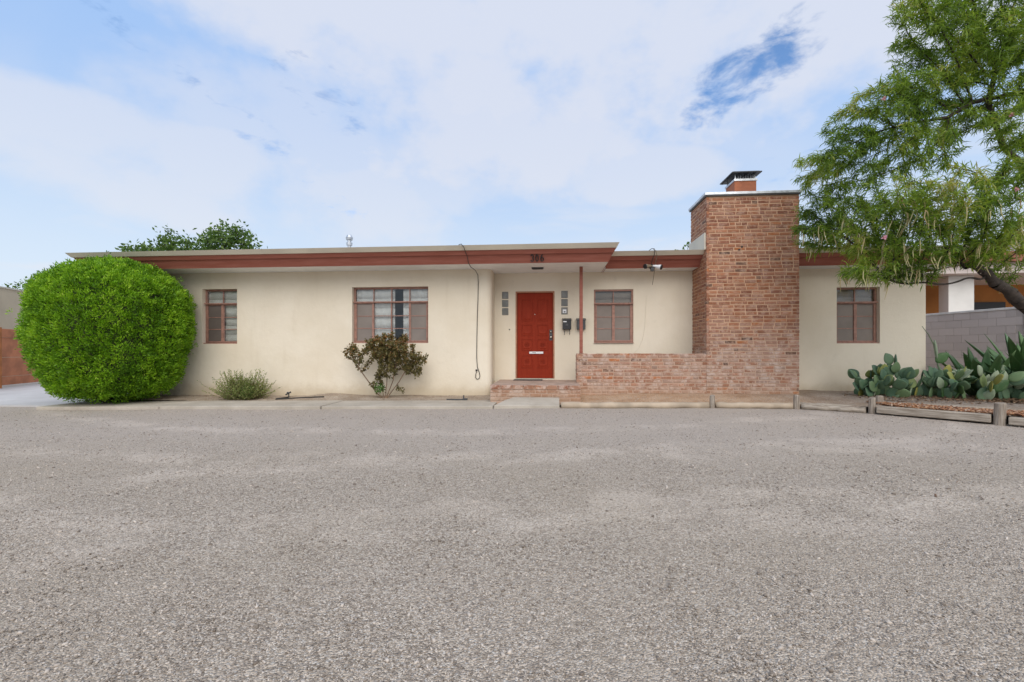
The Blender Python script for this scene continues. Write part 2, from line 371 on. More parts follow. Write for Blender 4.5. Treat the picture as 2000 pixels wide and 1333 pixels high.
M['n_white'] = simple('neighbour_white', (.72, .70, .66), .9, .07, 1.5, .2)
M['n_orange'] = simple('neighbour_orange', (.42, .17, .045), .9, .12, 1.5, .2)
M['n_beige'] = simple('neighbour_beige', (.52, .43, .30), .9, .07, 1.2, .2)
M['n_pink'] = simple('neighbour_parapet', (.62, .54, .50), .9, .07, 1.2, .2)
M['bark'] = simple('dark_bark', (.040, .030, .024), .95, .4, 14., .9, 40)
M['bark_pale'] = simple('pale_stem', (.20, .13, .08), .9, .3, 20., .4, 60)
def leafmat(name, stops, trans=.35, rough=.5, spec=.35):
    def b(t):
        r = t.add('ShaderNodeAttribute', {'attribute_name': 'rnd'}).outputs['Fac']
        cr = t.add('ShaderNodeValToRGB', None, Fac=r)
        el = cr.color_ramp.elements
        while len(el) < len(stops): el.new(.5)
        for e, (pz, cc) in zip(el, stops): e.position = pz; e.color = (*cc, 1)
        c = cr.outputs[0]
        d = pbsdf(t, c, rough, None, 0, spec)
        tr = t.add('ShaderNodeBsdfTranslucent', None, Color=t.mix(1., c, (1.25, 1.25, .7), 'MULTIPLY'))
        return t.add('ShaderNodeMixShader', None, i0=trans, i1=d.outputs[0], i2=tr.outputs[0])
    return mat(name, b)
M['lf_bush'] = leafmat('arborvitae_foliage', [(0, (.06, .15, .008)), (.42, (.185, .375, .014)), (.85, (.34, .55, .026)), (1, (.55, .66, .12))], .28)
M['shade_core'] = simple('dark_twig_core', (.045, .055, .02), .95, .3, 9., .5, 30)  # twig brown, darkened to stand for shade inside the bush
M['lf_willow'] = leafmat('willow_leaves', [(0, (.07, .13, .016)), (.45, (.165, .265, .028)), (.85, (.32, .41, .06)), (1, (.42, .35, .12))], .42)
M['pod'] = leafmat('seed_pods', [(0, (.48, .44, .20)), (.6, (.60, .54, .29)), (1, (.46, .33, .16))], .2)
M['petal'] = leafmat('petals', [(0, (.62, .28, .40)), (1, (.80, .52, .60))], .3)
M['lf_tree'] = leafmat('elm_leaves', [(0, (.045, .095, .02)), (.6, (.10, .175, .035)), (1, (.17, .25, .06))], .35)
M['lf_rose'] = leafmat('rose_leaves', [(0, (.06, .045, .02)), (.35, (.13, .12, .04)), (.7, (.19, .155, .055)), (.93, (.30, .14, .055)), (1, (.36, .20, .09))], .25)
M['lf_green'] = leafmat('fresh_leaves', [(0, (.04, .13, .02)), (1, (.12, .27, .04))], .3)
M['lf_sage'] = leafmat('sage_leaves', [(0, (.11, .15, .04)), (.6, (.20, .26, .07)), (1, (.35, .36, .14))], .25)
M['lf_litter'] = leafmat('dry_leaf_litter', [(0, (.09, .05, .03)), (.6, (.24, .13, .07)), (1, (.42, .28, .17))], .1)
M['chips'] = leafmat('wood_chips', [(0, (.17, .07, .035)), (.5, (.33, .145, .065)), (.85, (.45, .25, .13)), (1, (.58, .48, .38))], .0)
M['cactus'] = mat('cactus_pad', lambda t: pbsdf(t, t.mix(t.math('MULTIPLY', t.ramp(t.noise(objco(t), 3.5, 4.), .4, .75), .4), t.mix(t.math('MULTIPLY', t.ramp(t.add('ShaderNodeTexVoronoi', None, Vector=objco(t), Scale=14.).outputs['Distance'], .16, .10), .5), t.add('ShaderNodeObjectInfo').outputs['Color'], (.30, .27, .16)), (.17, .20, .11)), .62, bump(t, t.noise(objco(t), 9., 3.), .2, .01), 0, .4))

# ------------------------------------------------------------------ setting: ground sheets
def gz(x, y=0): return -.03 + .012 * max(min(x, 0), -11)
def grid_sheet(name, xs, rows, fn, material, kind='structure', smooth=True):
    """xs: columns, rows: number of rows; fn(x,t)->(x,y,z)"""
    v = []; f = []; n = rows + 1
    for x in xs:
        for j in range(n): v.append(fn(x, j / rows))
    for i in range(len(xs) - 1):
        for j in range(rows): a = i * n + j; f.append((a, a + n, a + n + 1, a + 1))
    me = bpy.data.meshes.new(name); me.from_pydata(v, [], f); me.polygons.foreach_set('use_smooth', [smooth] * len(f)); me.materials.append(material)
    o = bpy.data.objects.new(name, me); COL.objects.link(o); tag(o, kind=kind); return o
g = MB(); g.face([(-900, -900, -.6), (900, -900, -.6), (900, 1400, -.6), (-900, 1400, -.6)]); tag(g.build('ground', M['ground']), kind='structure')
def gfn(x, t):
    y = -12 + t * 42
    z = gz(x) + .012 * noise.noise((x * .5, y * .7, 0)) + .006 * noise.noise((x * 2.1, y * 2.1, 3)) if y < 9 else gz(x)
    return (x, y, z)
grid_sheet('gravel_yard', [-32 + i * .4 for i in range(161)], 150, gfn, M['gravel'])

LOGS = [(.20, 8.50), (2.97, 8.70), (4.45, 8.68), (5.34, 8.13), (6.33, 7.07), (7.6, 5.75)]
def yfront(x):
    if x < -1.08: return 9.22
    if x < .20: return 8.95
    return lerp_tab(x, LOGS) + .05
ZB = [(-12, -.05), (-7, -.025), (-1.5, .03), (.5, .09), (3, .135), (5.1, .14), (8, .115), (14, .1)]
def bz(x, y):
    yf = yfront(x); yb = 10.2 if x < -1.2 else (9.8 if x < 5.1 else 10.75)
    t = max(0, min(1, (y - yf) / (yb - yf))); t = t * t * (3 - 2 * t)
    z = (gz(x) + .045 + .085 * max(0, min(1, (x - 5.0) / .5))) * (1 - t) + lerp_tab(x, ZB) * t
    z += .02 * noise.noise((x * 1.3, y * 1.6, 5)) + .008 * noise.noise((x * 5, y * 5, 1))
    z += .07 * math.exp(-((x + 4.9) / .45) ** 2 - ((y - 10.0) / .3) ** 2)     # small mound of soil
    z += .05 * math.exp(-((x + 9.0) / 1.3) ** 2 - ((y - 9.1) / .8) ** 2)
    return z
def bfn(x, t):
    yf = yfront(x); yb = 11.2 if x < 8.6 else 17.
    y = yf + (yb - yf) * t; return (x, y, bz(x, y))
grid_sheet('planting_bed', [-10.4 + i * .1 for i in range(186)], 34, bfn, M['dirt'])
# beyond the house corner on the right, between the houses
grid_sheet('side_yard', [8.05 + i * .5 for i in range(20)], 20, lambda x, t: (x, 6.2 + 13 * t, -.02 + .1 * min(1, t * 2.)), M['dirt'])
# driveway
dv = MB(); dv.hexa([(-24, 8.55, gz(-12) - .3), (-10.3, 8.75, gz(-10) - .3), (-10.3, 26, -.4), (-24, 26, -.4), (-24, 8.55, gz(-12) + .012), (-10.3, 8.75, gz(-10) + .02), (-10.3, 26, -.02), (-24, 26, -.03)])
tag(dv.build('driveway', M['drive']), kind='structure')
# walkway of cast slabs along the bed
wk = thing('walkway', None, None); del_keys = [k for k in wk.keys()]; tag(wk, kind='structure')
def slab(xa, xb, ya=8.30, yb=9.26, dz=0.0):
    b = MB(); za, zb = gz(xa) + .055 + dz, gz(xb) + .055 + dz
    b.hexa([(xa, ya, za - .16), (xb, ya, zb - .16), (xb, yb, zb - .16), (xa, yb, za - .16), (xa, ya, za), (xb, ya, zb), (xb, yb, zb + .005), (xa, yb, za + .005)])
    return b.build('slab', M['concrete'], wk, bevel=.012)
for xa, xb, dz in ((-10.25, -7.62, 0), (-7.605, -4.33, .004), (-4.31, -1.04, -.004)): slab(xa, xb, dz=dz)
ap = MB()     # flared approach slab rising to the step
za = gz(0) + .05
top = [(-1.02, 8.32, za), (.185, 8.36, za), (.19, 8.92, .115), (-.70, 8.92, .115), (-.86, 8.72, .075)]
n5 = len(top); ap.v = [(*p[:2], -.2) for p in top] + top
ap.f = [tuple(range(n5))[::-1], tuple(range(n5, 2 * n5))] + [(i, (i + 1) % n5, n5 + (i + 1) % n5, n5 + i) for i in range(n5)]; ap.mi = [0] * len(ap.f)
ap.build('approach_slab', M['concrete'], wk, bevel=.012)

# ------------------------------------------------------------------ the house
house = thing('house', 'single-storey beige stucco house with red fascia, red door and brick chimney', 'house', loc=(-1, 10.75, 0))
HOFF = Vector((-1, 10.75, 0))
def H(mb, name, m, parent=None, **k):
    """build with world coordinates and parent to the house"""
    o = mb.build(name, m, None, **k); o.parent = parent or house
    if parent is None: o.location = -HOFF
    return o
def wall(mb, x0, x1, Y, z0, z1, th, ops):
    xs = sorted({x0, x1, *[q for o in ops for q in o[:2]]}); zs = sorted({z0, z1, *[q for o in ops for q in o[2:]]})
    inside = lambda x, z: any(o[0] < x < o[1] and o[2] < z < o[3] for o in ops)
    for a, b in zip(xs, xs[1:]):
        for c, d in zip(zs, zs[1:]):
            if not inside((a + b) / 2, (c + d) / 2):
                mb.face([(a, Y, c), (b, Y, c), (b, Y, d), (a, Y, d)]); mb.face([(a, Y + th, c), (a, Y + th, d), (b, Y + th, d), (b, Y + th, c)])
    for a, b, c, d in ops:
        mb.face([(a, Y, c), (a, Y, d), (a, Y + th, d), (a, Y + th, c)]); mb.face([(b, Y, c), (b, Y + th, c), (b, Y + th, d), (b, Y, d)])
        mb.face([(a, Y, d), (b, Y, d), (b, Y + th, d), (a, Y + th, d)]); mb.face([(a, Y, c), (a, Y + th, c), (b, Y + th, c), (b, Y, c)])
W1 = (-8.20, -7.33, 1.19, 2.485); W2 = (-4.53, -2.745, 1.20, 2.49); W3 = (1.035, 1.94, 1.205, 2.455); W4 = (6.41, 7.32, 1.19, 2.445)
DR = (-.80, .12, .36, 2.43); YL, YD, ZS = 10.15, 10.75, 2.86
w = MB(); wall(w, -9.9, -1.44, YL, -.3, 2.95, .25, [W1, W2])
arc = [(-1.44 + .14 * math.sin(a), YL + .14 - .14 * math.cos(a)) for a in [R(q) for q in range(0, 91, 15)]] + [(-1.30, YD)]
for (xa, ya), (xb, yb) in zip(arc, arc[1:]): w.face([(xa, ya, -.3), (xb, yb, -.3), (xb, yb, 2.95), (xa, ya, 2.95)])
w.face([(-9.9, 18, -.3), (-9.9, YL, -.3), (-9.9, YL, 2.95), (-9.9, 18, 2.95)]); H(w, 'wall', M['stucco'])
w = MB(); wall(w, -1.30, 5.0, YD, -.3, 2.95, .25, [DR, W3]); H(w, 'wall', M['stucco'])
w = MB(); wall(w, 5.0, 8.27, YD, -.3, 2.95, .25, [W4])
w.face([(8.27, YD, -.3), (8.27, 18, -.3), (8.27, 18, 2.95), (8.27, YD, 2.95)]); w.face([(8.27, 18, -.3), (-9.9, 18, -.3), (-9.9, 18, 2.95), (8.27, 18, 2.95)]); H(w, 'wall', M['stucco'])
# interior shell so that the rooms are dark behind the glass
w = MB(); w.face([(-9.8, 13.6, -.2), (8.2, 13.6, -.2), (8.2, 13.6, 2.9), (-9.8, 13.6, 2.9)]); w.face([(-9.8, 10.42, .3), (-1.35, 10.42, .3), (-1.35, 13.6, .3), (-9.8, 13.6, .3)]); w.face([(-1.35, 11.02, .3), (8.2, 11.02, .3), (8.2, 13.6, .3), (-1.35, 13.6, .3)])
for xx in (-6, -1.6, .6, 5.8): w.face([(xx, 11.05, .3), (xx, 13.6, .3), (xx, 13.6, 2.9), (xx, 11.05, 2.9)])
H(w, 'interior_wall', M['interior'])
# soffits + roof deck
YM, YLO = 9.47, 10.26     # lower front edges of the two eaves
w = MB(); w.box(-10.35, 1.21, YM, 10.76, ZS, ZS + .03); w.box(-10.35, -9.5, 10.76, 18, ZS, ZS + .03); w.box(-1.6, 1.21, 10.76, 10.98, ZS, ZS + .03); H(w, 'soffit', M['soffit'])
w = MB(); w.box(1.212, 3.27, YLO, 11.0, ZS + .002, ZS + .032); H(w, 'soffit', M['soffit'])
w = MB(); w.box(5.115, 8.75, YLO, 11.0, ZS + .002, ZS + .032); H(w, 'soffit', M['soffit'])
def raked(mb, path, prof, close_in=.5):
    """path: list of (x, y, nx, ny): point on the lower edge and its outward mitre direction; prof: (out, z)"""
    for (xa, ya, na, ma), (xb, yb, nb, mb_) in zip(path, path[1:]):
        for (o0, z0), (o1, z1) in zip(prof, prof[1:]):
            mb.face([(xa + na * o0, ya + ma * o0, z0), (xb + nb * o0, yb + mb_ * o0, z0), (xb + nb * o1, yb + mb_ * o1, z1), (xa + na * o1, ya + ma * o1, z1)])
mainp = [(-10.35, 18, -1, 0), (-10.35, YM, -1, -1), (1.21, YM, .62, -1), (1.21, 11.5, .62, 0)]
low1 = [(1.245, 11.5, -.3, 0), (1.245, YLO, -.05, -1), (3.268, YLO, 0, -1)]
low2 = [(5.117, YLO, 0, -1), (8.75, YLO, .6, -1), (8.75, 18, .6, 0)]
def eave(path, dz, k):
    p1 = [(0, ZS), (0, ZS - .012), (.10 * k, ZS + .152 * dz), (.07 * k, ZS + .152 * dz)]
    p2 = [(.075 * k, ZS + .1525 * dz), (.135 * k, ZS + .153 * dz), (.195 * k, ZS + .232 * dz), (.15 * k, ZS + .232 * dz)]
    p3 = [(.15 * k, ZS + .2325 * dz), (.215 * k, ZS + .233 * dz), (.29 * k, ZS + .322 * dz), (.02, ZS + .325 * dz)]
    for nm, p, m in (('fascia_board', p1, 'fascia'), ('upper_fascia', p2, 'fascia'), ('roof_edge_trim', p3, 'roofcap')):
        b = MB(); raked(b, path, p); H(b, nm, M[m])
eave(mainp, 1.0, 1.0); eave(low1, .93, 1.25); eave(low2, .93, 1.25)
w = MB(); w.box(-10.36, 1.22, YM - .02, 18, 3.10, 3.178); w.box(1.24, 3.27, YLO - .02, 18, 3.08, 3.155); w.box(3.27, 5.115, 10.9, 18, 3.08, 3.154); w.box(5.115, 8.76, YLO - .02, 18, 3.08, 3.156)
H(w, 'roof', M['roof'])
# pole that carries the porch roof
w = MB(); w.box(.655, .725, 10.0, 10.07, .95, ZS); H(w, 'porch_post', M['fascia'], bevel=.006)
w = MB(); w.box(.64, .74, 9.985, 10.085, .962, .972); H(w, 'post_base', M['dark_grey'])
# roof vent pipe
w = MB(); w.lathe((-6.34, 14, 3.1), [(.055, 0), (.055, 1.28), (.09, 1.28), (.095, 1.36), (.06, 1.37), (.06, 1.44), (.10, 1.45), (.11, 1.52), (.07, 1.60), (.02, 1.63)], 16); H(w, 'vent_pipe', M['steel'], smooth=False)

# windows -------------------------------------------------------------
def window(W, Y, cols, kinds, deep=.13, label=None):
    x0, x1, z0, z1 = W; y = Y + deep; fr = .038
    f = MB()
    f.box(x0, x1, y - .03, y + .04, z0, z0 + fr); f.box(x0, x1, y - .03, y + .04, z1 - fr, z1)
    f.box(x0, x0 + fr, y - .029, y + .039, z0 + fr, z1 - fr); f.box(x1 - fr, x1, y - .029, y + .039, z0 + fr, z1 - fr)
    zt = z0 + (z1 - z0) * .735
    wn = H(f, 'window', M['window_paint'], bevel=.004)
    if label: wn['label'] = label
    f = MB(); f.box(x0 + .001, x1 - .001, y - .075, y + .03, zt - .012, zt + .016); H(f, 'transom_bar', M['window_paint'], wn)
    f = MB(); f.box(x0 - .0, x1 + .0, y - .10, y - .031, z0 + .001, z0 + .022); H(f, 'sill', M['window_paint'], wn)
    xa, xb = x0 + fr, x1 - fr; cw = (xb - xa) / cols
    for i in range(cols):
        l, r = xa + i * cw, xa + (i + 1) * cw
        # transom light
        if i: f = MB(); f.box(l - .009, l + .009, y - .015, y + .025, zt + .016, z1 - fr); H(f, 'muntin', M['window_paint'], wn)
        f = MB(); f.box(l + (.010 if i else .001), r - (.010 if i < cols - 1 else .001), y + .004, y + .008, zt + .017, z1 - fr - .001); H(f, 'pane', M['glass'], wn)
        k = kinds[i]; e = .03 if k != 'fixed' else .012
        za, zb = z0 + fr, zt - .012
        f = MB(); f.box(l, l + e, y - .04, y + .02, za, zb); f.box(r - e, r, y - .04, y + .02, za, zb)
        f.box(l + e, r - e, y - .039, y + .019, za, za + e * .8); f.box(l + e, r - e, y - .039, y + .019, zb - e * .8, zb); H(f, 'casement' if k != 'fixed' else 'mullion', M['window_paint'], wn, bevel=.003)
        a, b = za + e * .8, zb - e * .8
        for j in range(3):
            c, d = a + (b - a) * j / 3, a + (b - a) * (j + 1) / 3
            f = MB(); f.box(l + e + .001, r - e - .001, y - .004, y, c + .008, d - .008); H(f, 'pane', M['glass'], wn)
            if j: f = MB(); f.box(l + e, r - e, y - .02, y + .012, c - .008, c + .008); H(f, 'muntin', M['window_paint'], wn)
        if k in ('screen', 'screen_dark'):
            f = MB(); f.box(l + e, r - e, y - .011, y - .0055, a, b); H(f, 'insect_screen', M[k], wn)
        if k != 'fixed':
            f = MB(); f.box(r - e - .012 if i == 0 else l + e, r - e if i == 0 else l + e + .012, y + .0005, y + .0115, (a + b) / 2 - .05, (a + b) / 2 + .05); H(f, 'latch', M['dark_grey'], wn)
    return wn
window(W1, YL, 2, ['screen_dark', 'case'], .13, 'small window half screened beside the round bush')
window(W2, YL, 4, ['screen', 'fixed', 'fixed', 'screen'], .13, 'wide four-column window with parted white curtains')
window(W3, YD, 2, ['screen', 'screen'], .06, 'two-column window with grey screens right of the door')
window(W4, YD, 2, ['screen', 'screen'], .13, 'two-column window right of the chimney')
def curtain(x0, x1, y, z0, z1, m, label, folds=9, amp=.02, edge=None):
    mb = MB(); n = max(8, int((x1 - x0) * 60)); pts = []
    for i in range(n + 1):
        t = i / n; x = x0 + (x1 - x0) * t
        pts.append((x, y + amp * math.sin(t * folds * 2 * math.pi + .6 * math.sin(t * 9)) + amp * .4 * math.sin(t * folds * 5.1)))
    rows = 6
    for r in range(rows):
        za, zb = z0 + (z1 - z0) * r / rows, z0 + (z1 - z0) * (r + 1) / rows
        def wob(q, zz): return ((edge(zz) if edge else 0) * ((q[0] - x0) / (x1 - x0)) + q[0], q[1], zz)
        for a, b in zip(pts, pts[1:]): mb.face([wob(a, za), wob(b, za), wob(b, zb), wob(a, zb)])
    o = mb.build('curtain', M[m], smooth=True); sm = o.modifiers.new('thick', 'SOLIDIFY'); sm.thickness = .003
    return tag(o, label, 'curtain')
curtain(-8.17, -7.36, YL + .175, 1.2, 2.46, 'curtain_grey', 'pale grey curtain behind the small window beside the bush', 3, .006)
curtain(-4.50, -3.585, YL + .195, 1.1, 2.47, 'curtain', 'white curtain panel left of the dark gap in wide window', 4, .010)
curtain(-3.385, -2.77, YL + .195, 1.1, 2.47, 'curtain', 'white curtain panel right of the dark gap in wide window', 3, .010)
curtain(1.06, 1.92, YD + .115, 1.2, 2.44, 'blind', 'taupe blind behind window between door and chimney', 2, .003)
curtain(6.43, 7.30, YD + .185, 1.2, 2.44, 'blind', 'taupe blind behind window right of the chimney', 2, .003)

# front door ----------------------------------------------------------
w = MB(); fz = .394
w.box(-.80, -.765, YD - .006, YD + .12, fz - .02, 2.43); w.box(.085, .12, YD - .006, YD + .12, fz - .02, 2.43); w.box(-.765, .085, YD - .005, YD + .12, 2.395, 2.43)
H(w, 'door_frame', M['door_frame'], bevel=.004)
w = MB(); w.box(-.80, .12, YD - .03, YD + .14, .30, fz - .022); H(w, 'threshold', M['roofcap'])
w = MB(); w.box(-.762, .082, YD + .035, YD + .075, fz - .015, 2.392); door = H(w, 'door', M['door'], bevel=.003)
door['label'] = 'red carved panel front door'
def rect_mold(x0, x1, z0, z1, y, wd=.016, pr=.010):
    b = MB(); b.box(x0, x1, y - pr, y, z0, z0 + wd); b.box(x0, x1, y - pr, y, z1 - wd, z1); b.box(x0, x0 + wd, y - pr * .97, y, z0 + wd, z1 - wd); b.box(x1 - wd, x1, y - pr * .97, y, z0 + wd, z1 - wd); return b
yd = YD + .035
for ci, (a, b) in enumerate(((-.655, -.40), (-.285, -.03))):
    for (c, d) in ((.62, .92), (1.03, 1.30), (1.38, 1.64), (1.73, 2.24)):
        mb = rect_mold(a, b, c, d, yd)
        mb.hexa([(a + .035, yd, c + .035), (b - .035, yd, c + .035), (b - .035, yd + .01, c + .035), (a + .035, yd + .01, c + .035), (a + .055, yd - .009, c + .055), (b - .055, yd - .009, c + .055), (b - .055, yd + .01, d - .055), (a + .055, yd + .01, d - .055)])
        if d < 1.5:   # carved rosettes in the lower panels
            cx, cz = (a + b) / 2, (c + d) / 2
            for q in range(8):
                A = q * math.pi / 4; mb.bar((cx + .018 * math.cos(A), yd - .010, cz + .018 * math.sin(A)), (cx + .062 * math.cos(A), yd - .010, cz + .068 * math.sin(A)), .006, .005, (0, 1, 0))
        H(mb, 'door_panel', M['door'], door, bevel=.003)
w = MB(); w.box(-.475, -.145, yd - .022, yd - .010, .955, 1.005); H(w, 'mail_slot', M['white'], door, bevel=.003)
w = MB(); w.box(-.40, -.32, yd - .0235, yd - .0225, .974, .986); H(w, 'slot_lettering', M['dark_grey'], door)
for zc_, nm in ((1.475, 'deadbolt'), (1.345, 'door_knob')):
    w = MB(); w.lathe((.035, yd, zc_), [(.036, 0), (.036, .008)], 20, 'Y'); o = H(w, 'escutcheon', M['black'], door)
    w = MB(); w.lathe((.035, yd - .008, zc_), [(.020, 0), (.024, .03), (.026, .05), (.02, .062)] if nm == 'door_knob' else [(.022, 0), (.021, .018)], 20, 'Y'); H(w, nm, M['nickel'], door, smooth=True)
w = MB(); w.box(.0, .07, yd - .006, yd, 1.27, 1.52); H(w, 'lock_plate', M['dark_grey'], door)
w = MB(); w.lathe((-.343, yd, 1.885), [(.011, 0), (.009, .008)], 12, 'Y'); H(w, 'peephole', M['nickel'], door)
# glass blocks beside the door
gb = MB(); gb.box(-.0795, .0795, -.006, .06, -.088, .088); gbm = gb.mesh('glass_block'); gbm.materials.append(M['glassblock'])
def block_strip(xc, zt):
    for j in range(3):
        o = link_mesh('glass_block', gbm, house, Matrix.Translation(Vector((xc, YD, zt - .094 - j * .193)) - HOFF)); b = o.modifiers.new('b', 'BEVEL'); b.width = .014; b.segments = 3
block_strip(-1.046, 2.433); block_strip(.353, 2.442)
w = MB(); w.box(.312, .396, YD - .010, YD - .0065, 1.91, 1.995); H(w, 'window_sticker', M['white'])
w = MB(); w.box(.335, .375, YD - .0115, YD - .0105, 1.925, 1.955); H(w, 'sticker_print', M['dark_grey'])
w = MB(); w.lathe((-.945, YD, 1.53), [(.016, 0), (.014, .008), (.006, .012)], 12, 'Y'); H(w, 'door_bell', M['dark_grey'])

# chimney ---------------------------------------------------------------
CX0, CX1, CY0, CY1, CZ = 3.268, 5.117, 9.80, 10.86, 4.30
REC = .007
w = MB(); w.box(CX0 + REC, CX1 - REC, CY0 + REC, CY1, -.25, CZ - .01); chim = H(w, 'chimney', M['mortar']); chim['label'] = 'broad weathered red brick chimney stack'
BR_VAR = []
def brick_mesh(L, Hh, D, seed):
    r = random.Random(seed); b = MB(); c = .006
    j = lambda s=.003: r.uniform(-s, s)
    fr = [(c + j(), 0 + j(.002), c + j()), (L - c + j(), 0 + j(.002), c + j()), (L - c + j(), j(.002), Hh - c + j()), (c + j(), j(.002), Hh - c + j())]
    md = [(j(.002), c + .002, j(.002)), (L + j(.002), c + .002, j(.002)), (L + j(.002), c + .002, Hh + j(.002)), (j(.002), c + .002, Hh + j(.002))]
    bk = [(0, D, 0), (L, D, 0), (L, D, Hh), (0, D, Hh)]
    b.v = fr + md + bk; b.f = [(0, 1, 2, 3)] + [(4 + i, 4 + (i + 1) % 4, (i + 1) % 4, i) for i in range(4)] + [(8 + i, 8 + (i + 1) % 4, 4 + (i + 1) % 4, 4 + i) for i in range(4)]; b.mi = [0] * 9
    return b
_cache = {}
def brick_shared(L, Hh, D, k):
    key = (round(L, 3), round(Hh, 3), round(D, 3), k)
    if key not in _cache:
        me = brick_mesh(*key[:3], hash(key) % 9999).mesh('brick'); me.materials.append(M['brick']); _cache[key] = me
    return _cache[key]
PAL_UP = [(.33, .13, .066), (.29, .11, .056), (.36, .15, .078), (.25, .095, .055), (.38, .165, .09), (.31, .14, .085), (.23, .09, .056), (.34, .16, .10)]
PAL_LOW = [(.33, .17, .11), (.36, .19, .125), (.30, .14, .085), (.37, .215, .155), (.34, .22, .17), (.38, .25, .19), (.36, .18, .115), (.35, .24, .19)]
def brick_color(x, z, r):
    k = min(1, max(0, (1.75 - z + .5 * noise.noise((x * 1.1, z * 1.5, 2))) / .75))
    a, b = r.choice(PAL_UP), r.choice(PAL_LOW)
    c = [p + (q - p) * k for p, q in zip(a, b)]
    if r.random() < .02: c = [.13, .075, .055]
    if r.random() < .014: c = [.40, .145, .055]
    f = r.uniform(.86, 1.16); return tuple(min(.6, q * f) for q in c)
def lay(items, parent, limit, off=Vector((0, 0, 0))):
    """items: (matrix, L, H, D, color, size) -> up to `limit` objects, the rest one joined part"""
    items.sort(key=lambda q: -q[5]); rest = items[limit:]
    for i, (Mx, L, Hh, D, c, s) in enumerate(items[:limit]):
        link_mesh('brick', brick_shared(L, Hh, D, i % 7), parent, Matrix.Translation(off) @ Mx, c)
    if rest:
        v = []; f = []; cols = []
        for i, (Mx, L, Hh, D, c, s) in enumerate(rest):
            b = brick_mesh(L, Hh, D, i); n = len(v); v += [tuple(Matrix.Translation(off) @ Mx @ Vector(p)) for p in b.v]; f += [tuple(n + q for q in ff) for ff in b.f]; cols += [c] * len(b.f)
        me = bpy.data.meshes.new('brickwork'); me.from_pydata(v, [], f); me.materials.append(M['brick_joined'])
        at = me.attributes.new('bcol', 'FLOAT_COLOR', 'FACE'); at.data.foreach_set('color', np.array([(*c, 1) for c in cols], dtype=np.float32).ravel())
        o = bpy.data.objects.new('brickwork', me); COL.objects.link(o); o.parent = parent; tag(o, kind='stuff')
CRS = .0745
def face_bricks(items, length, z0, z1, place, pitch, joint=.017, bh=.057, seed=1, zoff=0, keep=None):
    r = random.Random(seed); k = 0; z = z0
    while z + bh <= z1 + .02:
        h = min(bh, z1 - z)
        if h > .03:
            cx = -(pitch / 2 if k % 2 else 0) + r.uniform(-.03, .03); x = cx
            while x < length - .01:
                L = pitch - joint
                if r.random() < .13: L = pitch * .5 - joint
                L += r.uniform(-.012, .012)
                a, b = max(x, 0), min(x + L, length)
                if length - b < .05: b = length
                if b - a > .03:
                    if keep is None or keep((a + b) / 2, z): items.append(place(a, z + r.uniform(-.005, .005), round(b - a, 2) - .0, round(h, 3), r))
                x += L + joint
        z += CRS; k += 1
def pl_front(x0, y0):
    def f(a, z, L, h, r):
        return (Matrix.Translation((x0 + a, y0 + r.uniform(-.003, .002), z)) @ Matrix.Rotation(r.uniform(-.008, .008), 4, 'Y'), L, h, .05, brick_color(x0 + a, z, r), (1 if z > 1.0 else .5) + r.random() * .2)
    return f
def pl_left(x0, y1):
    def f(a, z, L, h, r):   # face looking toward -X; runs from back to front
        return (Matrix.Translation((x0 + r.uniform(-.003, .002), y1 - a, z)) @ Matrix.Rotation(-math.pi / 2, 4, 'Z'), L, h, .05, brick_color(x0 - a, z, r), .2)
    return f
items = []
face_bricks(items, CX1 - CX0, .055, CZ - .06, pl_front(CX0, CY0), .2306, seed=3)
face_bricks(items, CY1 - CY0, .97, CZ - .06, pl_left(CX0, CY1), .2306, seed=4)
def pl_right(x1, y0):
    def f(a, z, L, h, r): return (Matrix.Translation((x1, y0 + a, z)) @ Matrix.Rotation(math.pi / 2, 4, 'Z'), L, h, .05, brick_color(x1 + a, z, r), .1)
    return f
face_bricks(items, CY1 - CY0, .055, CZ - .06, pl_right(CX1, CY0), .2306, seed=6)
# two old cable holes in the brickwork
lay(items, chim, 300)
w = MB(); w.box(3.965, 3.995, 9.793, 9.803, 3.165, 3.20); w.box(3.905, 3.945, 9.793, 9.803, 3.11, 3.135); H(w, 'wall_hole', M['black'], chim)
# sheet-metal cap
w = MB(); w.box(CX0 - .045, CX1 + .03, CY0 - .045, CY1 + .03, CZ - .035, CZ + .018); H(w, 'metal_cap', M['steel'], chim, bevel=.004)
w = MB(); w.box(CX0 - .03, CX1 + .015, CY0 - .03, CY1 + .015, CZ - .06, CZ - .036); H(w, 'cap_underside', M['dark_grey'], chim)
w = MB(); w.box(3.95, 4.40, 10.10, 10.58, CZ + .018, 4.655); flue = H(w, 'flue', M['terracotta'], chim, bevel=.006)
w = MB(); w.box(3.935, 4.415, 10.085, 10.60, 4.655, 4.70); H(w, 'flue_flashing', M['steel'], chim)
w = MB()
for (xa, ya) in ((3.96, 10.11), (4.365, 10.11), (3.96, 10.545), (4.365, 10.545)): w.box(xa, xa + .02, ya, ya + .02, 4.70, 4.80)
for q in range(8): w.box(3.975 + q * .052, 3.98 + q * .052, 10.115, 10.12, 4.70, 4.80)
H(w, 'spark_guard', M['steel'], chim)
w = MB(); w.box(3.86, 4.47, 9.99, 10.70, 4.80, 4.82); w.box(3.90, 4.43, 10.03, 10.66, 4.8205, 4.84)
for q in range(4): w.box(3.89 + q * .145, 3.92 + q * .145, 10.01, 10.68, 4.787, 4.7995)
H(w, 'chimney_cover', M['black'], chim)
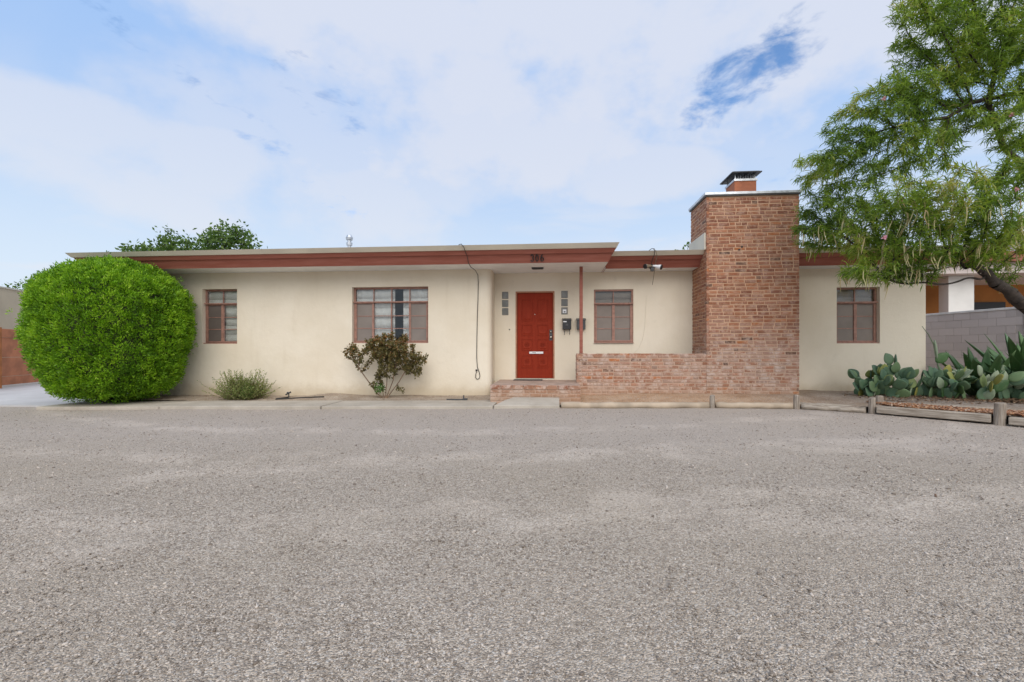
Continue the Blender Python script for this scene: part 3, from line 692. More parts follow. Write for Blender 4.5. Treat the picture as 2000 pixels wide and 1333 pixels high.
# plastered saddle against the chimney's left side
w = MB(); xa, xb = CX0 - .03, CX0 + .02
w.hexa([(xa, 9.84, 3.15), (xb, 9.84, 3.15), (xb, 10.9, 3.15), (xa, 10.9, 3.15), (xa, 9.84, 3.50), (xb, 9.84, 3.50), (xb, 10.9, 3.50), (xa, 10.9, 3.50)]); H(w, 'roof_saddle', M['roofcap'], chim)

# ------------------------------------------------------------------ low brick wall in front of the entry
lw = thing('garden_wall', 'low crumbling brick wall joining the porch to the chimney', 'wall', loc=(.57, 9.8, 0)); LO = Vector((-.57, -9.8, 0))
w = MB(); w.box(.575 + REC, 3.27, 9.80 + REC, 10.10, -.2, .948); o = w.build('mortar_core', M['mortar'], lw, loc=LO)
items = []; face_bricks(items, 3.268 - .575, .055, .97, pl_front(.575, 9.80), .2245, seed=8)
face_bricks(items, .30, .055, .97, pl_left(.575, 10.10), .21, seed=9)
r = random.Random(5)
for i in range(12):   # top course
    items.append((Matrix.Translation((.585 + i * .2235, 9.806, .966 + r.uniform(-.004, .003))) @ Matrix.Rotation(-math.pi / 2, 4, 'X'), .211, .28, .05, brick_color(i, .9, r), .3))
lay(items, lw, 300, LO)
# brick porch step
ps = thing('porch_step', 'wide brick porch step in front of the red door', 'step', loc=(-.28, 8.95, 0)); PO = Vector((.28, -8.95, 0))
w = MB(); w.box(-1.165, .605, 8.95 + REC, 10.74, -.2, .318); w.build('mortar_core', M['mortar'], ps, loc=PO)
w = MB(); w.box(-1.17, .61, 9.045, 10.745, .3185, .342); w.build('porch_floor', M['porch_top'], ps, loc=PO, bevel=.004)
items = []
for k, z in enumerate((.04, .115, .19)): 
    x = -1.17 - (.11 if k % 2 else 0)
    while x < .6:
        a, b = max(-1.17, x), min(.605, x + .212)
        if b - a > .03: items.append((Matrix.Translation((a, 8.95, z)), round(b - a, 2), .060, .05, tuple(q * .95 for q in random.choice(PAL_LOW)), 1))
        x += .226
for i in range(8): items.append((Matrix.Translation((-1.17 + i * .2225, 8.94, .265)), .21, .075, .098, random.choice(PAL_LOW[:3] + PAL_UP[2:6]), 1.))
lay(items, ps, 300, PO)

# ------------------------------------------------------------------ small things on the house
def mailbox(x, label, hooks):
    t = thing('mailbox', label, 'mailbox', 'wall mailboxes beside the front door', (x, YD, 1.52))
    b = MB(); b.box(-.098, .098, -.115, -.002, 0, .225); b.build('box', M['black'] if hooks else M['dark_grey'], t, bevel=.01)
    b = MB(); b.hexa([(-.108, -.135, .205), (.108, -.135, .205), (.108, -.0, .225), (-.108, -.0, .225), (-.108, -.13, .235), (.108, -.13, .235), (.108, 0, .268), (-.108, 0, .268)]); b.build('lid', M['black'] if hooks else M['dark_grey'], t, bevel=.006)
    if hooks:
        for s in (-.055, .065):
            b = MB(); b.tube([(s, -.06, .0), (s, -.06, -.10), (s, -.075, -.118), (s, -.10, -.10)], .006, 8); b.build('newspaper_hook', M['black'], t)
        b = MB(); b.lathe((0, -.115, .10), [(.035, 0), (.03, .008), (.012, .010)], 16, 'Y'); b.build('emblem', M['dark_grey'], t)
        b = MB(); b.box(-.085, -.005, -.1175, -.1155, .17, .195); b.build('name_tag', M['white'], t)
mailbox(.405, 'black mailbox with newspaper hooks right of the red door', True)
mailbox(.735, 'dark grey mailbox partly hidden behind the porch post', False)
b = MB(); b.box(-.83, -.16, 10.42, 10.72, .3425, .356); tag(b.build('door_mat', M['mat'], bevel=.004), 'dark rubber doormat on the porch before the red door', 'doormat')
# house number: raised digits on the main fascia
hn = thing('house_number', 'dark raised digits reading 306 on red fascia above the door', 'house number', loc=(-.25, 9.442, 2.878))
def digit(strokes, x):
    b = MB(); tilt = lambda q: (x + q[0] * .062, -.018 - q[1] * .075, q[1] * .118)
    for st in strokes: b.tube([tilt(q) for q in st], .0105, 6)
    b.build('digit', M['black'], hn)
C = lambda cx, cy, rx, ry, a0, a1, n=12: [(cx + rx * math.cos(R(a0 + (a1 - a0) * i / n)), cy + ry * math.sin(R(a0 + (a1 - a0) * i / n))) for i in range(n + 1)]
digit([C(.5, .74, .42, .26, 160, -80), C(.5, .26, .47, .28, 85, -160)], -.137)
digit([C(.5, .5, .45, .5, 0, 360, 18)], -.036)
digit([C(.5, .28, .45, .28, 0, 360, 14), [(.07, .30), (.12, .6), (.35, .88), (.75, 1.0)]], .068)
b = MB(); b.box(-.39, -.13, 10.0, 10.09, ZS - .03, ZS - .001); b.box(-.37, -.15, 10.02, 10.07, ZS - .042, ZS - .0305)
tag(b.build('soffit_light', M['dark_grey'], bevel=.004), 'flat grey light fitting on white soffit above the door', 'light')
# twin floodlight on the lower eave
fl = thing('floodlight', 'twin-head security floodlight hanging from the lower eave', 'light', loc=(2.215, 10.13, 2.86))
b = MB(); b.lathe((0, 0, -.012), [(.055, 0), (.06, .02), (.04, .05)], 14, 'Y'); b.tube([(0, -.02, 0), (0, -.09, -.015)], .02, 8); b.build('bracket', M['dark_grey'], fl)
for s, yy in ((-1, -.16), (1, -.10)):
    b = MB(); d = Vector((s * .85, -.55, -.15 if s < 0 else -.28)).normalized(); p0 = Vector((s * .015, -.08, .0))
    b.tube([p0, p0 + d * .05, p0 + d * .10, p0 + d * .15, p0 + d * .185], [.018, .03, .036, .05, .054], 14); b.build('lamp_head', M['white'] if s > 0 else M['cable_tan'], fl, smooth=False)
    b = MB(); b.tube([p0 + d * .183, p0 + d * .20], [.056, .05], 14); b.build('lamp_rim', M['black'], fl)
b = MB(); b.box(-.04, .03, -.13, -.06, -.12, -.045); b.build('motion_sensor', M['dark_grey'], fl, bevel=.012)
for k in range(3):
    b = MB(); b.box(-.036 + k * .024, -.022 + k * .024, -.134, -.131, -.115, -.055); b.build('sensor_fin', M['black'], fl)
b = MB(); b.tube([(2.12, 10.02, 3.17), (2.17, 9.9, 3.20), (2.215, 9.86, 3.19), (2.225, 9.88, 3.08), (2.205, 10.02, 2.98), (2.205, 10.08, 2.89)], .007, 6)
tag(b.build('lamp_cable', M['cable']), 'black cable looping over lower roof edge down to the floodlight', 'cable')
b = MB(); b.tube([(2.20, 9.90, 3.19), (2.25, 9.87, 3.15), (2.28, 9.90, 3.06), (2.285, 10.02, 2.95), (2.285, 10.13, 2.84), (2.285, 10.2, 2.7), (2.265, 10.2, 2.56), (2.25, 10.2, 2.47)], .0065, 6)
tag(b.build('loose_cable', M['cable_tan']), 'brown loose cable end dangling below the floodlight', 'cable')
b = MB(); b.tube([(-1.92, 9.6, 3.20), (-1.86, 9.25, 3.205), (-1.79, 9.155, 3.20), (-1.74, 9.17, 3.14), (-1.72, 9.25, 3.05), (-1.70, 9.34, 2.98), (-1.69, 9.42, 2.86), (-1.66, 9.55, 2.80), (-1.62, 9.9, 2.79), (-1.60, 10.12, 2.72), (-1.595, 10.135, 2.55), (-1.60, 10.135, 2.2), (-1.615, 10.135, 1.8), (-1.625, 10.135, 1.3), (-1.63, 10.135, .9), (-1.615, 10.135, .66), (-1.575, 10.135, .55), (-1.555, 10.135, .46), (-1.575, 10.135, .40), (-1.62, 10.135, .385), (-1.655, 10.135, .42), (-1.65, 10.135, .50), (-1.625, 10.135, .58)], .0075, 6)
tag(b.build('hanging_cable', M['cable']), 'dark cable from roof down the beige wall ending in a loop', 'cable')
b = MB(); b.box(-1.655, -1.615, 10.125, 10.149, .575, .605); tag(b.build('cable_clip', M['black']), 'small black clip on the wall above the cable loop', 'clip')
b = MB(); b.tube([(2.235, 10.744, 2.30), (2.215, 10.744, 2.0), (2.20, 10.744, 1.6), (2.15, 10.744, 1.3), (2.06, 10.744, 1.08), (1.95, 10.744, .97)], .0028, 5); tag(b.build('thin_wire', M['roofcap']), 'thin pale wire hanging on the wall between window and chimney', 'wire')

# ------------------------------------------------------------------ log edging
def post(x, y, r, h, label, z0=None):
    b = MB(); zb = (gz(x) if z0 is None else z0); n = 10
    rr = [r * 1.02, r * 1.02, r, r * .97, r * .86]; hh = [-.2, 0, h * .5, h - .015, h]
    b.tube([(random.uniform(-.004, .004), random.uniform(-.004, .004), q) for q in hh], rr, n)
    o = b.build('edging_post', M['wood_post'], loc=(x, y, zb)); o.rotation_euler = (random.uniform(-.04, .04), random.uniform(-.04, .04), random.random() * 6)
    return tag(o, label, 'post', 'wooden posts of the bed edging')
post(2.985, 8.64, .046, .235, 'weathered post of log edging in front of the chimney\'s left corner')
post(4.455, 8.62, .052, .255, 'weathered post of log edging in front of the chimney\'s right corner')
post(5.36, 8.06, .050, .27, 'front one of two posts standing close together by the cactus')
post(5.72, 8.42, .058, .27, 'rear one of two posts standing close together by the cactus')
post(6.36, 7.0, .064, .315, 'thick weathered post nearest the camera at the right of the edging')
def rail(a, c, r, label, m='wood', square=False, sag=.0, z=.05):
    a = Vector((*a, gz(a[0]) + z)); c = Vector((*c, gz(c[0]) + z)); L = (c - a).length; b = MB()
    if square:
        b.box(0, L, -r, r, -r * .85, r * .85)
        o = b.build('edging_rail', M[m], bevel=.012)
    else:
        n = 12; b.tube([(L * i / n, .012 * math.sin(i * 1.3), sag * math.sin(math.pi * i / n) + .006 * math.sin(i * 2.1)) for i in range(n + 1)], [r * (1 + .08 * math.sin(i * 1.7)) for i in range(n + 1)], 10)
        o = b.build('edging_rail', M[m], smooth=True)
    d = c - a; o.location = a; o.rotation_euler = (0, -math.asin(d.z / L), math.atan2(d.y, d.x))
    return tag(o, label, 'log', 'log rails of the bed edging')
rail((.215, 8.42), (2.92, 8.66), .062, 'long pale peeled log beside the concrete approach slab', 'bark_peeled', z=.045)
rail((3.05, 8.665), (4.39, 8.655), .058, 'short peeled log between the two posts before the chimney', 'bark_peeled', z=.05)
rail((4.52, 8.60), (5.31, 8.12), .052, 'split grey log between chimney-corner post and paired posts', 'wood', z=.05)
rail((4.50, 8.74), (5.62, 8.40), .035, 'thin broken rail lying behind the split grey log', 'wood', z=.075)
rail((5.405, 8.0), (6.31, 7.06), .068, 'squared grey timber between paired posts and thick near post', 'wood', True, z=.085)
rail((6.42, 6.93), (7.9, 5.3), .062, 'squared timber leaving the picture past the thick near post', 'wood', True, z=.075)
rail((5.80, 8.36), (9.0, 6.2), .03, 'thin rail behind the strip of red wood chips', 'wood', True, z=.15)
# strip of wood chips
def scatter_mesh(name, pts, sizes, material, kind='stuff', flat=.35, parent=None, shape='chip'):
    n = len(pts); P = np.array(pts); S = np.array(sizes)
    base = np.array([(-1, -.5, -.5), (1, -.6, -.4), (.9, .5, -.5), (-.9, .6, -.4), (-.7, -.4, .5), (.8, -.4, .4), (.7, .4, .5), (-.8, .35, .45)]) * np.array([1, 1, flat])
    q = [(3, 2, 1, 0), (4, 5, 6, 7), (0, 1, 5, 4), (1, 2, 6, 5), (2, 3, 7, 6), (3, 0, 4, 7)]
    a = RNG.random(n) * 6.283; tx = RNG.normal(0, .3, n)
    ca, sa = np.cos(a), np.sin(a)
    V = base[None] * (1 + RNG.normal(0, .15, (n, 8, 3))) * S[:, None, None]
    X = V[..., 0] * ca[:, None] - V[..., 1] * sa[:, None]; Y = V[..., 0] * sa[:, None] + V[..., 1] * ca[:, None]; Z = V[..., 2] + V[..., 0] * tx[:, None]
    V = np.stack([X, Y, Z], -1) + P[:, None, :]
    F = (np.array(q)[None] + (np.arange(n) * 8)[:, None, None])
    return np_mesh(name, V.reshape(-1, 3), F.reshape(-1, 4), np.repeat(RNG.random(n), 6), material, parent, kind)
def np_mesh(name, V, F, rnd, material, parent=None, kind=None, smooth=False):
    me = bpy.data.meshes.new(name); nv, nf, k = len(V), len(F), F.shape[1]
    me.vertices.add(nv); me.vertices.foreach_set('co', np.ascontiguousarray(V, dtype=np.float32).ravel())
    me.loops.add(nf * k); me.loops.foreach_set('vertex_index', np.ascontiguousarray(F, dtype=np.int32).ravel())
    me.polygons.add(nf); me.polygons.foreach_set('loop_start', np.arange(0, nf * k, k, dtype=np.int32)); me.polygons.foreach_set('loop_total', np.full(nf, k, dtype=np.int32))
    me.update(calc_edges=True)
    at = me.attributes.new('rnd', 'FLOAT', 'FACE'); at.data.foreach_set('value', np.ascontiguousarray(rnd, dtype=np.float32))
    if smooth: me.polygons.foreach_set('use_smooth', [True] * nf)
    me.materials.append(material); o = bpy.data.objects.new(name, me); COL.objects.link(o)
    if parent: o.parent = parent
    if kind: o['kind'] = kind
    return o
pts = []; sz = []
for i in range(6500):
    t = random.random(); x = 5.62 + 2.4 * t; yf = lerp_tab(x, LOGS); y = yf + .08 + random.random() * .75
    if y < 8.4 - (x - 5.8) * .675 + .05: pts.append((x, y, bz(x, y) + random.uniform(.008, .035))); sz.append(random.uniform(.012, .030))
tag(scatter_mesh('wood_chips', pts, sz, M['chips']), 'strip of reddish wood chips behind the squared timbers', 'wood chips')
pts = []; sz = []
for i in range(2600):
    x = random.gauss(8.0, 1.1); y = random.gauss(9.35, .45)
    if x > 5.9 and y < 10.7 and y > yfront(x) + .3: pts.append((x, y, bz(x, y) + .012)); sz.append(random.uniform(.010, .030))
for i in range(500):
    x = random.uniform(-9.8, 6); y = random.uniform(9.3, 10.1)
    if not (-1.2 < x < 5.15) or y < 8.8: pts.append((x, y, bz(x, y) + .004)); sz.append(random.uniform(.005, .014))
for i in range(900):
    y = random.uniform(2.2, 8.3); x = random.uniform(.9, 8.2) ** 1.0
    if random.random() < (x / 8.2) ** 1.5 and y < yfront(x) - .3: pts.append((x, y, gz(x) + .012 * noise.noise((x * .5, y * .7, 0)) + .010)); sz.append(random.uniform(.004, .013))
tag(scatter_mesh('leaf_litter', pts, sz, M['lf_litter'], flat=.12), 'dry brown leaf litter on the bed below the cactus', 'leaf litter')
# loose pebbles on the gravel
pts = []; sz = []
for i in range(70000):
    y = .9 + 7.3 * random.random() ** 1.9; x = (random.random() * 2 - 1) * (y * 1.28 + .5) - .08 * y
    s = random.uniform(.0028, .0062) if random.random() < .96 else random.uniform(.006, .012)
    if y > 3.5: s *= 1.15
    pts.append((x, y, gz(x) + .012 * noise.noise((x * .5, y * .7, 0)) + .006 * noise.noise((x * 2.1, y * 2.1, 3)) + s * .25)); sz.append(s)
tag(scatter_mesh('pebbles', pts, sz, M['pebble'], flat=.8), 'loose grey-brown pebbles strewn over the gravel yard', 'pebbles')

# ------------------------------------------------------------------ foliage helpers
def unit(a): return a / np.maximum(np.linalg.norm(a, axis=-1, keepdims=True), 1e-9)
def leaves(name, P, D, L, W, material, parent, droop=0., rnd=None, two=False, kind=None):
    """P base points, D directions; two: long leaf of two quads bending down"""
    n = len(P); D = unit(D); rv = unit(RNG.normal(0, 1, (n, 3))); S = unit(np.cross(D, rv)) * W[:, None] * .5
    if rnd is None: rnd = RNG.random(n)
    if two:
        mid = P + D * (L * .5)[:, None]; D2 = unit(D + np.array([0, 0, -droop])[None]); tip = mid + D2 * (L * .5)[:, None]
        V = np.stack([P - S * .4, P + S * .4, mid + S, mid - S, tip + S * .15, tip - S * .15], 1).reshape(-1, 3)
        b = (np.arange(n) * 6)[:, None, None]; F = (np.array([[0, 1, 2, 3], [3, 2, 4, 5]])[None] + b).reshape(-1, 4); rn = np.repeat(rnd, 2)
    else:
        mid = P + D * (L * .5)[:, None]; tip = P + D * L[:, None] + np.array([0, 0, -1.])[None] * (L * droop)[:, None]
        V = np.stack([P, mid + S, tip, mid - S], 1).reshape(-1, 3); F = np.arange(n * 4).reshape(-1, 4); rn = rnd
    return np_mesh(name, V, F, rn, material, parent, kind)
def colonize(attr, start, step, infl, kill, iters=220, trop=(0, 0, 0)):
    """space colonisation: start = list of (pos,parent) nodes"""
    N = [np.array(p, float) for p, _ in start]; par = [q for _, q in start]
    A = np.array(attr, float); alive = np.ones(len(A), bool)
    near = np.full(len(A), -1); nd = np.full(len(A), 1e9)
    def upd(lo):
        B = np.array(N[lo:]); 
        for s in range(0, len(B), 400):
            d = np.linalg.norm(A[:, None] - B[None, s:s + 400], axis=2); m = d.argmin(1); v = d[np.arange(len(A)), m]; u = v < nd
            nd[u] = v[u]; near[u] = m[u] + lo + s
    upd(0); trop = np.array(trop)
    for it in range(iters):
        act = alive & (nd < infl)
        if not act.any(): break
        lo = len(N); acc = {}
        for i in np.nonzero(act)[0]: acc.setdefault(near[i], []).append(i)
        for k, ids in acc.items():
            d = unit(A[ids] - N[k]).sum(0) + trop * len(ids) + RNG.normal(0, .25, 3); d = d / max(np.linalg.norm(d), 1e-6)
            N.append(N[k] + d * step); par.append(k)
        upd(lo); alive &= nd > kill
        if len(N) > 14000: break
    return np.array(N), np.array(par)
def branch_radii(N, par, tip, power=2.3):
    r = np.zeros(len(N)); kids = np.zeros(len(N), int)
    for i in range(len(N) - 1, -1, -1):
        r[i] = max(r[i], tip ** power) if kids[i] == 0 else r[i]
        if par[i] >= 0: r[par[i]] += r[i]; kids[par[i]] += 1
    return r ** (1 / power), kids
def branch_mesh(name, N, par, rad, material, parent, minr=0., sides=5, rmax=1e9):
    mb = MB()
    for i in range(len(N)):
        p = par[i]
        if p >= 0 and rad[i] > minr: mb.tube([N[p], N[i]], [min(rad[p], rmax, rad[i] * 1.25), min(rad[i], rmax)], 7 if rad[i] > .02 else sides, cap=False)
    return mb.build(name, material, parent, smooth=True)
def ball_pts(c, r, n, sq=(1, 1, 1)):
    d = unit(RNG.normal(0, 1, (n, 3))) * (RNG.random((n, 1)) ** .45) * r; return np.array(c) + d * np.array(sq)

# ------------------------------------------------------------------ round clipped bush
bush = thing('round_bush', 'large clipped globe-shaped bright green bush at the left house corner', 'bush', loc=(-9.36, 9.06, .0))
prof = [(-.02, .45), (.05, .85), (.15, 1.12), (.33, 1.37), (.62, 1.56), (.95, 1.68), (1.35, 1.765), (1.75, 1.81), (2.02, 1.80), (2.35, 1.63), (2.55, 1.42), (2.70, 1.16), (2.82, .82), (2.88, .45), (2.90, .0)]
ph = [p[0] for p in prof]; pr_ = [p[1] for p in prof]
def bush_pts(n, shrink):
    th = RNG.random(n) * 2 * math.pi
    # sample along the profile by surface area
    seg = np.hypot(np.diff(ph), np.diff(pr_)); rm = (np.array(pr_[1:]) + np.array(pr_[:-1])) / 2; cdf = np.cumsum(seg * (rm + .05)); cdf /= cdf[-1]
    u = RNG.random(n); k = np.searchsorted(cdf, u); t = RNG.random(n)
    z = np.array(ph)[k] * (1 - t) + np.array(ph)[k + 1] * t; r = np.array(pr_)[k] * (1 - t) + np.array(pr_)[k + 1] * t
    nz = np.array(pr_)[k] - np.array(pr_)[k + 1]; nr = np.array(ph)[k + 1] - np.array(ph)[k]; ln = np.hypot(nz, nr)
    nrm = np.stack([np.cos(th) * nr / ln, np.sin(th) * nr / ln, nz / ln], 1)
    P = np.stack([np.cos(th) * r * .83, np.sin(th) * r * .66, z], 1)
    lump = np.array([.08 * noise.noise((p[0] * 2.0, p[1] * 2.0, p[2] * 1.8)) + .075 * noise.noise((p[0] * 6.5, p[1] * 6.5, p[2] * 2.6 + 4)) for p in P])
    return P + nrm * (lump - shrink)[:, None], nrm
nt = 13500; TP, TN = bush_pts(nt, 0); dep = RNG.random(nt) ** 1.6 * .26; TP -= TN * dep[:, None]; TP[:90] += TN[:90] * RNG.uniform(.08, .17, (90, 1))
tc = np.clip(.5 + .45 * np.array([noise.noise((p[0] * 5.5, p[1] * 5.5, p[2] * 2.6)) for p in TP]) * 1.6 + RNG.normal(0, .16, nt), 0, 1); k = 13
up = unit(TN * .75 + np.array([0, 0, .85]) + RNG.normal(0, .22, (nt, 3)))
Pb = np.repeat(TP, k, 0) + RNG.normal(0, .022, (nt * k, 3)); fan = np.repeat(up, k, 0) + RNG.normal(0, .42, (nt * k, 3))
Pb += unit(fan) * (RNG.random((nt * k, 1)) * .05)
cr = np.clip(np.repeat(tc * .75 + .02, k) + RNG.normal(0, .12, nt * k) + (RNG.random(nt * k) > .994) * .45, 0, 1)
leaves('foliage', Pb, fan, RNG.uniform(.035, .070, nt * k), RNG.uniform(.014, .025, nt * k), M['lf_bush'], bush, .05, cr)
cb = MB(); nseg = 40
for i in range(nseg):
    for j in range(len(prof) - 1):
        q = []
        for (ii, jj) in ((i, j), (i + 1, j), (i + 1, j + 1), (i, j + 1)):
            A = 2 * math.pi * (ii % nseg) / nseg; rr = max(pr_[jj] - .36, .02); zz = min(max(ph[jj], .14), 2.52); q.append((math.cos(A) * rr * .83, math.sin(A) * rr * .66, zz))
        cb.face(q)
cb.build('dark_twig_core', M['shade_core'], bush)  # closed shell behind the leaves; the bush's inner shade is in its colour
tb = MB()
for i in range(9):
    A = i * 2.4; tb.tube([(.12 * math.cos(A), .1 * math.sin(A), -.15), (.3 * math.cos(A), .22 * math.sin(A), .25), (.6 * math.cos(A), .4 * math.sin(A), .7)], [.035, .028, .02], 6)
tb.build('trunk', M['bark'], bush)

# ------------------------------------------------------------------ low dry sage shrub
sg = thing('sage_shrub', 'low dry grey-green shrub at the wall foot between bush and wide window', 'shrub', loc=(-6.82, 9.62, bz(-6.82, 9.62)))
mb = MB(); LP = []; LD = []
for i in range(430):
    a = random.random() * 6.283; e = random.uniform(.12, 1.35); L = random.uniform(.28, .56) * (1.0 if e < 1.0 else 1.12)
    if random.random() < .03: L *= 1.25
    d = Vector((math.cos(a) * math.cos(e) * 1.25, math.sin(a) * math.cos(e) * .8, math.sin(e))); p0 = Vector((random.gauss(0, .13), random.gauss(0, .07), 0))
    pts_ = [p0 + d * (L * t) + Vector((0, 0, .10 * t * t - .02)) for t in (0, .4, .75, 1)]
    mb.tube(pts_, [.004, .003, .0022, .001], 3, cap=False)
    for t in np.linspace(.15, 1, 24):
        LP.append(p0 + d * (L * t) + Vector((0, 0, .10 * t * t - .02))); LD.append(d + Vector((random.gauss(0, .7), random.gauss(0, .7), random.gauss(.2, .5))))
mb.build('stems', M['bark_pale'], sg); n = len(LP)
leaves('foliage', np.array(LP), np.array(LD), RNG.uniform(.03, .055, n), RNG.uniform(.013, .022, n), M['lf_sage'], sg, .1)
LP = ball_pts((.22, -.12, .16), .16, 260); leaves('green_shoots', LP, RNG.normal(0, .6, (260, 3)) + np.array([0, -.3, .6]), RNG.uniform(.02, .04, 260), RNG.uniform(.010, .018, 260), M['lf_green'], sg)

# ------------------------------------------------------------------ rose bush under the wide window
rb = thing('rose_bush', 'bronze-leaved rose bush below the wide four-column window', 'shrub', loc=(-3.60, 9.72, bz(-3.6, 9.72)))
att = np.concatenate([ball_pts(c, r_, n_, (1, .7, 1)) for c, r_, n_ in (((.0, 0, 1.10), .36, 150), ((.35, 0, 1.0), .38, 150), ((-.30, .02, 1.17), .22, 60), ((.55, .02, .78), .28, 80), ((.1, -.05, .72), .30, 90), ((-.72, .0, 1.0), .20, 60), ((-.60, 0, .74), .14, 25), ((.82, 0, .88), .14, 28), ((.75, 0, .55), .10, 14), ((-.12, -.06, .42), .14, 26), ((.05, 0, 1.33), .12, 18), ((.45, 0, 1.28), .14, 20), ((.42, -.05, .16), .05, 6))])
st = [((0, 0, -.05), -1)]
for (dx, zz, lean) in ((-.08, .35, -.02), (.02, .40, .03), (.07, .38, .10), (.12, .36, .17), (-.14, .30, -.14)):
    b0 = 0
    for q in range(1, 5): st.append(((dx * .35 + lean * q * .35 * 1.2, random.uniform(-.02, .02), zz * q / 4), b0)); b0 = len(st) - 1
b0 = 0
for q in range(1, 7): st.append(((-.10 - .085 * q, .0, .115 * q), b0)); b0 = len(st) - 1
Nn, pp = colonize(att, st, .05, .9, .06, 90)
rad, kids = branch_radii(Nn, pp, .0022, 2.2); branch_mesh('stems', Nn, pp, rad, M['bark_pale'], rb, 0, 4, .018)
tips = np.nonzero((rad < .009) & (Nn[:, 2] > .12))[0]; k = 15
Pl = np.repeat(Nn[tips], k, 0) + RNG.normal(0, .022, (len(tips) * k, 3)); n = len(Pl)
hue = np.clip(RNG.random(n) * .8 + (Pl[:, 2] - .7) * .35, 0, 1)
leaves('foliage', Pl, RNG.normal(0, .7, (n, 3)) + np.array([0, -.2, .1]), RNG.uniform(.035, .065, n), RNG.uniform(.026, .044, n), M['lf_rose'], rb, .15, hue)
LP = ball_pts((-.10, -.06, .22), .12, 130, (1, .6, 1)); leaves('green_shoots', LP, RNG.normal(0, .6, (130, 3)) + np.array([0, -.3, .4]), RNG.uniform(.03, .05, 130), RNG.uniform(.02, .035, 130), M['lf_green'], rb)

# ------------------------------------------------------------------ tap, hose and edging bar on the bed
b = MB(); zz = bz(-5.9, 9.85); b.tube([(-5.92, 9.92, zz - .05), (-5.92, 9.92, zz + .10), (-5.92, 9.86, zz + .115)], .014, 8); b.lathe((-5.92, 9.92, zz + .10), [(.04, 0), (.045, .008), (.04, .016)], 10); b.tube([(-5.98, 9.90, zz + .06), (-5.86, 9.90, zz + .12)], .018, 8)
tag(b.build('garden_tap', M['dark_grey']), 'small dark garden tap standing at the wall foot', 'tap')
pts = [(-5.85, 9.80), (-6.03, 9.62), (-6.0, 9.55), (-5.8, 9.60), (-5.6, 9.66), (-5.35, 9.66), (-5.1, 9.64), (-4.95, 9.66)]
b = MB(); b.tube([(x, y, bz(x, y) + .014) for x, y in pts], .013, 7); tag(b.build('garden_hose', M['cable'], smooth=True), 'short black irrigation hose lying on the bed soil', 'hose')
b = MB(); zz = bz(-1.95, 9.40); b.box(-2.15, -1.72, 9.39, 9.43, zz, zz + .03); b.box(-1.80, -1.775, 9.40, 9.42, zz - .1, zz + .11); b.box(-1.80, -1.70, 9.36, 9.39, zz, zz + .05)
tag(b.build('metal_bar', M['dark_grey'], bevel=.004), 'dark metal bar with a stub lying left of the porch step', 'metal bar')

# ------------------------------------------------------------------ prickly pear
pm = MB(); na, nb = 16, 9
for j in range(nb + 1):
    t = j / nb; z = t
    wd = math.sin(math.pi * min(1, max(0, t)) ** .82) ** .72 * .36 if 0 < t < 1 else .012
    if j == 0: wd = .05
    th_ = .065 * (math.sin(math.pi * t) ** .5 if 0 < t < 1 else .15) + .006
    for a in range(na): A = 2 * math.pi * a / na; pm.v.append((wd * math.cos(A), th_ * math.sin(A), z))
for j in range(nb):
    for a in range(na): b_ = (a + 1) % na; pm.f.append((j * na + a, j * na + b_, (j + 1) * na + b_, (j + 1) * na + a)); pm.mi.append(0)
pm.f += [tuple(range(na))[::-1], tuple(nb * na + a for a in range(na))]; pm.mi += [0, 0]
padm = pm.mesh('pad', True); padm.materials.append(M['cactus'])
BLUE = [(.085, .16, .088), (.072, .14, .082), (.115, .195, .105), (.14, .22, .10)]; YEL = [(.30, .33, .09), (.36, .33, .07), (.25, .32, .12)]; DARK = [(.055, .13, .035), (.075, .155, .045), (.045, .11, .035)]; PALE = [(.34, .40, .27), (.27, .34, .22)]
def cactus(name, label, loc): return thing(name, label, 'cactus', None, loc)
def pad(root, p, d, face, L, col, wide=1.0):
    """p base point in root space, d growth direction, face: normal hint"""
    z = Vector(d).normalized(); x = Vector(face).cross(z)
    if x.length < .01: x = Vector((1, 0, 0)).cross(z)
    x.normalize(); y = z.cross(x)
    Mx = Matrix(((x.x, y.x, z.x, p[0]), (x.y, y.y, z.y, p[1]), (x.z, y.z, z.z, p[2]), (0, 0, 0, 1))) @ Matrix.Diagonal((L * wide, L, L, 1))
    link_mesh('pad', padm, root, Mx, col); return Vector(p) + z * L * .96, z
def grow(root, p, d, L, n, pal, r, spread=.6, wide=1.0):
    f = Vector((r.gauss(0, .7), -1, r.gauss(.2, .4))); e, z = pad(root, p, d, f, L, r.choice(pal), wide * r.uniform(.85, 1.1))
    if n > 0:
        for q in range(r.choice((1, 2, 2, 3))):
            sd_ = Vector((r.gauss(0, spread), r.gauss(-.05, spread * .7), r.gauss(.25, .35))); nd_ = (z * .8 + sd_).normalized()
            off_ = nd_.cross(z).cross(z) * 0
            grow(root, e - z * L * r.uniform(.04, .14) + Vector((nd_.x, nd_.y, 0)) * L * .12 + off_, nd_, L * r.uniform(.82, 1.05), n - 1, pal, r, spread, wide)
r = random.Random(21)
c1 = cactus('prickly_pear', 'low blue-green prickly pear sprawling below the window right of the chimney', (6.86, 9.78, .1))
for i in range(24):
    bx, by = r.uniform(-.6, .95), r.uniform(-.35, .25)
    grow(c1, (bx, by, -.02), (r.gauss(-.15 if bx < 0 else .1, .45), r.gauss(-.25, .35), r.uniform(.5, 1.2)), r.uniform(.24, .31), r.choice((0, 1, 1, 2)), BLUE + (YEL + PALE if r.random() < .4 else []), r, .5, 1.05)
